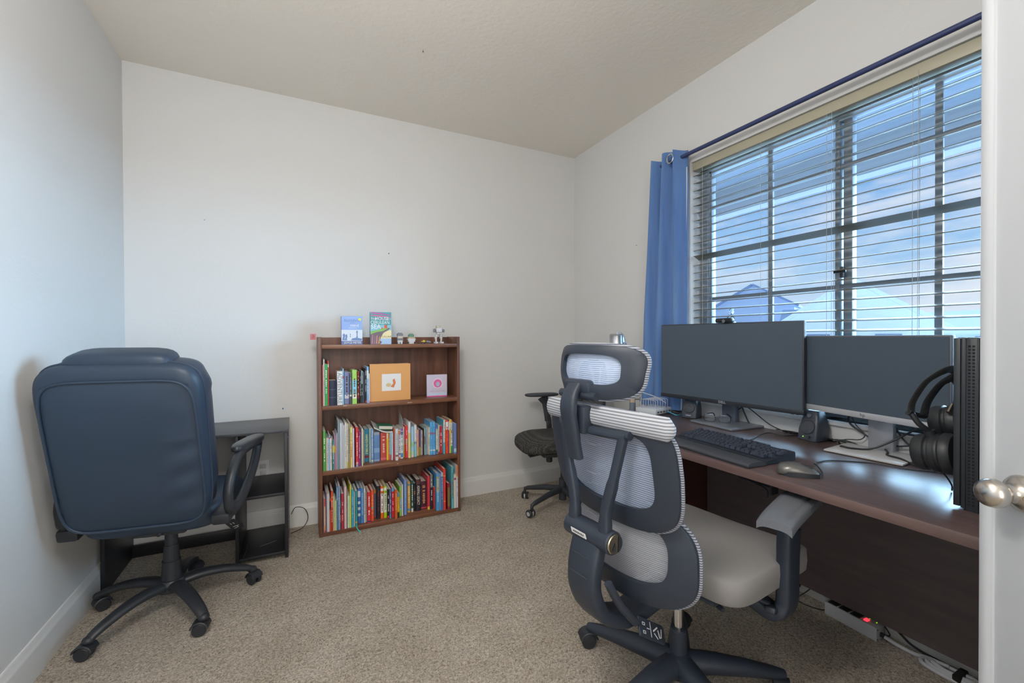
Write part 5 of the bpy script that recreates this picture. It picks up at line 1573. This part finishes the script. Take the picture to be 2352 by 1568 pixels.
wire('speaker_cable', 'black cable arching behind the large monitor towards the right speaker', [(2.112, 1.545, .80), (2.108, 1.50, .838), (2.108, 1.46, .832), (2.112, 1.36, .770), (2.114, 1.28, D_), (2.112, 1.22, D_), (2.114, 1.18, D_)], .0026)
wire('monitor_cable', 'thick black cable hanging down behind the large monitor', [(2.090, 1.56, .93), (2.105, 1.52, .87), (2.110, 1.49, .80), (2.114, 1.46, D_ + .001), (2.113, 1.40, D_)], .0040)
wire('video_cable', 'black cable hanging in a loop left of the silver stand', [(2.095, .985, .895), (2.112, 1.012, .862), (2.114, 1.005, .832), (2.114, .955, .800), (2.112, .90, .768), (2.05, .85, DESK + .014), (2.00, .83, DESK + .013), (1.98, .78, DESK + .013), (1.955, .72, D_), (1.97, .66, D_)], .0036)
wire('power_cable', 'black cable drooping in front of the silver stand', [(2.114, .76, .875), (2.100, .80, .840), (2.060, .855, .79), (2.03, .90, DESK + .016), (1.99, .945, DESK + .014), (1.985, .975, DESK + .016), (2.03, 1.005, D_), (2.08, 1.03, D_), (2.113, 1.05, D_)], .0036)
wire('display_cable', 'dark blue cable swooping across behind the silver stand', [(2.112, .985, .885), (2.116, .952, .872), (2.116, .898, .842), (2.116, .841, .829), (2.114, .775, .829), (2.113, .70, .845)], .0036, mat('navy_cable', (.03, .045, .08), .45))
wire('short_cable', 'black cable dropping beside the right edge of the silver stand', [(2.112, .862, .90), (2.116, .858, .865), (2.116, .838, .82), (2.115, .815, .792), (2.113, .80, .787), (2.112, .86, .772), (2.114, .90, .775)], .0032)
wire('thin_cable', 'thin black cable curling behind the right speaker', [(2.115, 1.00, .862), (2.116, .985, .83), (2.115, .955, .80), (2.113, .97, .775), (2.112, 1.02, .765), (2.110, 1.06, D_), (2.112, 1.085, D_)], .0020)
g = G()
random.seed(2)
for k in range(5):
    y0 = .97 + .01 * k
    g.tube(smooth_path([(2.113 - .003 * k, y0, D_ + .004 * (k % 3)), (2.105 - .007 * k, y0 + .04, D_ + .012 + .003 * (k % 2)), (2.111 - .004 * k, y0 + .075, D_ + .004 * ((k + 1) % 3)), (2.116, y0 + .1, D_ + .006)], 6), .0022, 6)
tag(g.build('cable_bundle', CABLE), 'tangle of black cables on the desk beside the right speaker', 'cable')
g = G()
for k in range(3):
    g.tube(smooth_path([(2.112 - .005 * k, 1.26 + .03 * k, D_ + .002 * k), (2.098 - .004 * k, 1.235, D_ + .003 + .004 * k), (2.113, 1.205 - .01 * k, D_ + .004)], 6), .0024, 6)
tag(g.build('cable_bundle', CABLE), 'small coil of black cable left of the right speaker', 'cable')

# ------------------------------------------------------------------ eyeglasses on the monitor's base plate
eg = thing('eyeglasses', 'folded wire rimmed eyeglasses lying on the large monitor base', 'glasses', (1.985, 1.560, DESK + .0115), math.radians(-58))
EGM = mat('glasses_frame', (.05, .06, .09), .25, .8)
g = G()
for s in (-1, 1):
    g.tube([Vector((s * .036 + .028 * sgp(math.cos(2 * PI * k / 32), .7), -.004, .020 + .018 * sgp(math.sin(2 * PI * k / 32), .75))) for k in range(32)], .0014, 6, True)
g.tube(smooth_path([(-.009, -.004, .026), (0, -.006, .029), (.009, -.004, .026)], 5), .0014, 6); g.build('rims', EGM, eg)
for s in (-1, 1):
    g = G(); g.faces([Vector((s * .036 + .0272 * sgp(math.cos(2 * PI * k / 32), .7), -.004, .020 + .0172 * sgp(math.sin(2 * PI * k / 32), .75))) for k in range(32)], [tuple(range(32))]); g.build('lens', glass_mat('lens_glass', (.92, .95, .97), .10), eg)
    g = G(); g.tube(smooth_path([(s * .064, -.002, .028), (s * .066, .010, .027), (s * .05, .055, .034), (s * .03, .10, .030), (s * .024, .118, .006)], 6), .0018, 6, sy=1.4); g.build('temple', EGM, eg)

# ------------------------------------------------------------------ charging station
ch = thing('charging_station', 'white multi port charger with wire dividers at the desk left end', 'charger', (1.955, 1.985, DESK), math.radians(12))
g = G(); g.b2((-.085, -.072, .002), (.085, .072, .034), .005); g.build('charger_body', mat('charger_white', (.62, .65, .70), .35), ch)
for k in range(6):
    x = -.066 + .026 * k
    g = G(); g.tube(smooth_path([(x, -.055, .034), (x, -.055, .070), (x, -.045, .084), (x, .035, .084), (x, .045, .070), (x, .045, .034)], 5), .0014, 6); g.build('wire_divider', mat('divider_grey', (.62, .65, .70), .3, .3), ch)
g = G()
for k in range(5):
    g.box((-.062 + .030 * k, -.0725, .016), (.016, .002, .008))
g.build('usb_ports', mat('port_dark', (.06, .07, .09), .5), ch)
wire('usb_cable', 'bright blue cable plugged into the charging station', [(1.985, 1.908, DESK + .017), (1.987, 1.88, DESK + .012), (1.995, 1.845, D_), (2.025, 1.842, D_), (2.05, 1.85, D_)], .0030, mat('cyan_cable', (.06, .33, .55), .4))
wire('charger_cord', 'white cord rising from the charging station towards the lamp', [(2.06, 1.985, DESK + .05), (2.02, 2.03, DESK + .085), (1.96, 2.07, DESK + .11), (1.92, 2.085, DESK + .125)], .0026, mat('white_cord', (.6, .62, .66), .4), of=ch)
wire('usb_cable', 'short dark cable lying beside the blue one', [(2.03, 1.918, DESK + .016), (2.045, 1.89, DESK + .008), (2.07, 1.86, D_), (2.09, 1.83, D_)], .0032)
# ------------------------------------------------------------------ clamp lamp
LM = ALU
ld = thing('desk_lamp', 'silver clamp on desk lamp behind the grey chair headrest', 'lamp', (1.890, 2.100, DESK))
g = G(); g.cyl((0, 0, .001), (0, 0, .050), .019, n=20); g.build('clamp_base', mat('clamp_grey', (.16, .19, .24), .5), ld)
g = G(); g.cyl((0, 0, .050), (0, 0, .112), .017, n=20, bev=.002); g.box((-.026, .014, .082), (.014, .03, .034), None, .003); g.build('clamp_wood', mat('light_wood', (.52, .42, .32), .5, var=(8, (.46, .36, .26)), stretch=(1, 1, .2)), ld)
g = G(); g.cyl((.012, -.012, .072), (.030, -.028, .072), .004, n=10); g.box((.034, -.031, .073), (.004, .030, .014), RM(.4, 0, -.75), .002); g.box((.034, -.031, .073), (.004, .026, .010), RM(-.6, 0, -.75), .002); g.build('wing_screw', mat('screw_dark', (.10, .11, .14), .35, .7), ld)
g = G()
for o1 in (-.008, .008):
    g.cyl((0, o1, .10), (.085, o1 + .02, .30), .0045, n=10); g.cyl((.085, o1 + .02, .30), (-.085, o1, .452), .0045, n=10)
g.cyl((.085, .0, .30), (.085, .04, .30), .012, n=16); g.cyl((-.085, -.018, .448), (-.085, .018, .448), .015, n=16); g.build('spring_arm', LM, ld)
hd = G(); hd.lathe([(0, .052), (.010, .0515), (.036, .050), (.0405, .046), (.0405, -.004), (.046, -.014), (.075, -.036), (.088, -.066), (.086, -.066), (.072, -.036), (.04, -.012), (0, -.01)], TM((-.128, .0, .432), RM(.08, -.10, 0)), 36); hdo = hd.build('lamp_shade', LM, ld, 35)
g = G(); g.cyl((-.123, -.002, .482), (-.122, -.002, .494), .009, n=14)
g.tube(smooth_path([(-.122, -.002, .492), (-.110, -.008, .498), (-.085, -.018, .478), (-.072, -.020, .44), (-.08, -.016, .42)], 6), .0032, 8); g.build('lamp_cord', mat('cord_grey', (.42, .44, .50), .4), hdo)
g = G(); g.ball((-.128, 0, .385), .024, 16); g.build('bulb', mat('bulb_white', (.7, .7, .68), .4), hdo)

# ------------------------------------------------------------------ computer tower and headphones
pc = thing('computer_tower', 'black computer tower with perforated front strip at the desk right end', 'computer', (1.80, .405, DESK))
PCM = mat('tower_black', (.020, .024, .029), .42)
g = G(); g.b2((-.205, -.105, .012), (.235, .104, .460), .003); g.build('case', PCM, pc)
g = G()
g.b2((-.2155, .094, .008), (-.205, .1075, .458), .0015); g.b2((-.2120, .0865, .004), (-.205, .094, .458), .001); g.b2((-.2165, .0835, .000), (-.205, .0865, .459), .0006)
g.b2((-.2150, .0620, .000), (-.205, .0835, .457), .0008); g.b2((-.2170, .0585, .000), (-.205, .0620, .459), .0006); g.b2((-.2130, -.0585, .000), (-.205, .0585, .457), .001); g.b2((-.2165, -.105, .000), (-.205, -.0585, .459), .001)
fp = g.build('front_panel', PCM, pc)
g = G()
for k in range(48):
    for y in (.0768, .0688):
        z = .018 + k * .0089
        g.box((-.2148, y, z), (.0012, .0050, .0056))
g.build('vent_holes', mat('vent_black', (.004, .004, .005), .8), fp)
for x in (-.16, .19):
    for y in (-.08, .08):
        g = G(); g.box((x, y, .006), (.05, .022, .012), None, .002); g.build('foot', BLK, pc)
g = G(); g.b2((-.195, .104, .02), (.225, .1095, .45), .003); g.build('side_panel', mat('tower_side', (.028, .032, .04), .35), pc)
hp = thing('headphones', 'large black over ear headphones hanging from the computer tower', 'headphones', (1.690, .575, 1.10))
HPM = mat('headphone_black', (.020, .022, .025), .45)
HPB = mat('headphone_band', (.055, .054, .052), .40)
def cup(c, r, name, M):
    g = G()
    g.lathe([(0, -.046), (r * .80, -.046), (r * .92, -.040), (r * .97, -.030), (r * .97, -.016), (r * .90, -.012), (r * .90, -.006), (r * 1.02, -.002), (r * 1.03, .010), (r * .98, .014), (r * .98, .017), (r * 1.07, .022), (r * 1.08, .034), (r * .98, .044), (r * .62, .046), (0, .040)], TM(c, None) @ M, 40)
    return g.build(name, HPM, hp, 35)
Mc = frame((0, 0, 0), (1, 0, 0), (0, .12, 1))          # cup axis close to y
cup((-.022, .0, -.232), .0545, 'ear_cup', Mc)
cup((.080, -.002, -.150), .050, 'ear_cup', Mc)
g = G(); g.tube(smooth_path([(-.055, .046, -.118), (-.060, .040, -.085), (-.066, .012, -.030), (-.066, -.014, -.002), (-.050, -.030, .012), (-.010, -.034, .010), (.05, -.03, -.03), (.095, -.01, -.095)], 7), .010, 12, sx=1.25, sy=.22, up=(.3, .8, .4)); g.build('headband', HPB, hp)
g = G(); g.tube(smooth_path([(-.018, .030, -.125), (-.022, .020, -.085), (-.030, -.006, -.038), (-.030, -.024, -.018), (-.010, -.036, -.010), (.04, -.03, -.045), (.08, -.01, -.10)], 7), .012, 12, sx=1.25, sy=.22, up=(.3, .8, .4)); g.build('inner_band', mat('padded_band', (.030, .032, .036), .7), hp)
g = G(); g.tube([(-.062, .050, -.118), (-.036, .044, -.126), (-.006, .030, -.132)], .0075, 10, sx=1.3, sy=.8); g.tube(smooth_path([(-.052, .046, -.122), (-.048, .030, -.150), (-.030, .012, -.172)], 4), .008, 10); g.cyl((-.030, .014, -.168), (-.026, .010, -.185), .014, n=14); g.build('yoke', HPM, hp)
g = G(); g.cyl((.020, -.012, -.116), (.040, -.014, -.094), .006, n=12); g.build('slider_pin', mat('pin_bronze', (.35, .30, .25), .25, 1.0), hp)
g = G(); g.tube(smooth_path([(-.012, -.01, -.285), (.0, -.02, -.31), (.02, -.02, -.33), (.05, -.01, -.35)], 5), .0022, 6); g.build('headphone_cable', CABLE, hp)

# =================================================================== below the desk
ps = thing('power_strip', 'white power strip with glowing red switch on the carpet under the desk', 'power strip', (2.075, .975, 0), math.radians(-3))
PSW = mat('strip_white', (.50, .51, .54), .45, bump=(6, .15, .001))
g = G(); g.b2((-.030, -.097, .0), (.030, .097, .054), .002); g.build('strip_body', PSW, ps)
for k in range(3):
    g = G(); g.box((.0, .070 - k * .043, .0545), (.050, .036, .004), None, .002)
    for dx in (-.008, .008):
        g.box((dx, .072 - k * .043, .0565), (.003, .010, .001))
    g.build('socket', BLK, ps)
g = G(); g.box((-.008, -.052, .056), (.020, .014, .006), RM(.1, 0, 0), .002); g.build('red_switch', mat('red_glow', (.7, .03, .04), .3, emit=((.9, .03, .05), 2.2)), ps)
g = G()
for p in ((.016, -.052, .0548), (.010, -.078, .0548)):
    g.box(p, (.006, .003, .0016))
g.build('indicator_lights', mat('green_led2', (.3, .6, .05), .4, emit=((.35, .7, .03), .9)), ps)
g = G()
for x in (-.024, .024):
    for z in (.008, .046):
        g.cyl((x, -.097, z), (x, -.0985, z), .0026, n=10)
g.cyl((.0, -.096, .022), (.0, -.112, .022), .0095, n=16); g.build('end_screws', BLK, ps)
GC = mat('grey_power_cord', (.55, .55, .58), .5)
pts = [(2.066, .864, .022), (2.068, .82, .014), (2.080, .775, .0075), (2.098, .745, .0075), (2.104, .70, .0075), (2.100, .65, .0075)]
for k in range(3):
    o_ = .007 * k
    zz = .008 + .0065 * k
    pts += [(2.096 - o_, .615, zz), (2.070, .602 + o_, zz), (2.044 + o_, .62, zz), (2.036 + o_, .68, zz), (2.040 + o_, .735 - o_ * 2, zz + .003), (2.062, .752 - o_ * 2.4, zz + .003), (2.086 - o_, .74 - o_ * 2, zz + .003), (2.092 - o_, .68, zz + .004)]
wire('power_cord', 'thick grey power cord coiled on the carpet beyond the power strip', pts, .0072, GC, 7, of=ps)
g = G(); g.box((2.068, .648, .0165), (.070, .022, .030), None, .004); tag(g.build('cable_tie', mat('velcro_black', (.012, .012, .012), .9)), 'black hook and loop strap around the coiled grey cord', 'strap')
wire('floor_cable', 'black cable running along the baseboard behind the grey cord', [(2.080, .905, .10), (2.108, .845, .05), (2.117, .800, .014), (2.117, .74, .007), (2.117, .66, .006), (2.116, .58, .006)], .0040)
wire('floor_cable', 'thin black cable hanging just right of the power strip', [(2.118, .94, .12), (2.120, .90, .05), (2.116, .868, .012), (2.105, .884, .005), (2.090, .862, .004)], .0022)
wire('floor_cable', 'thin black cable looped on the carpet left of the power strip', [(2.118, 1.135, .105), (2.105, 1.16, .05), (2.07, 1.19, .008), (2.053, 1.20, .004), (2.035, 1.175, .004), (2.037, 1.135, .004), (2.060, 1.09, .004), (2.09, 1.078, .004)], .0024)
wire('floor_cable', 'thick black cable hanging under the desk behind the seat', [(2.118, 1.16, .13), (2.110, 1.20, .06), (2.112, 1.225, .012), (2.105, 1.25, .006), (2.09, 1.31, .006), (2.10, 1.36, .03)], .0042)
wire('floor_cable', 'thin black cable drooping in front of the baseboard above the power strip', [(2.119, 1.19, .12), (2.117, 1.15, .075), (2.116, 1.11, .055), (2.117, 1.075, .075), (2.118, 1.05, .12)], .0022)
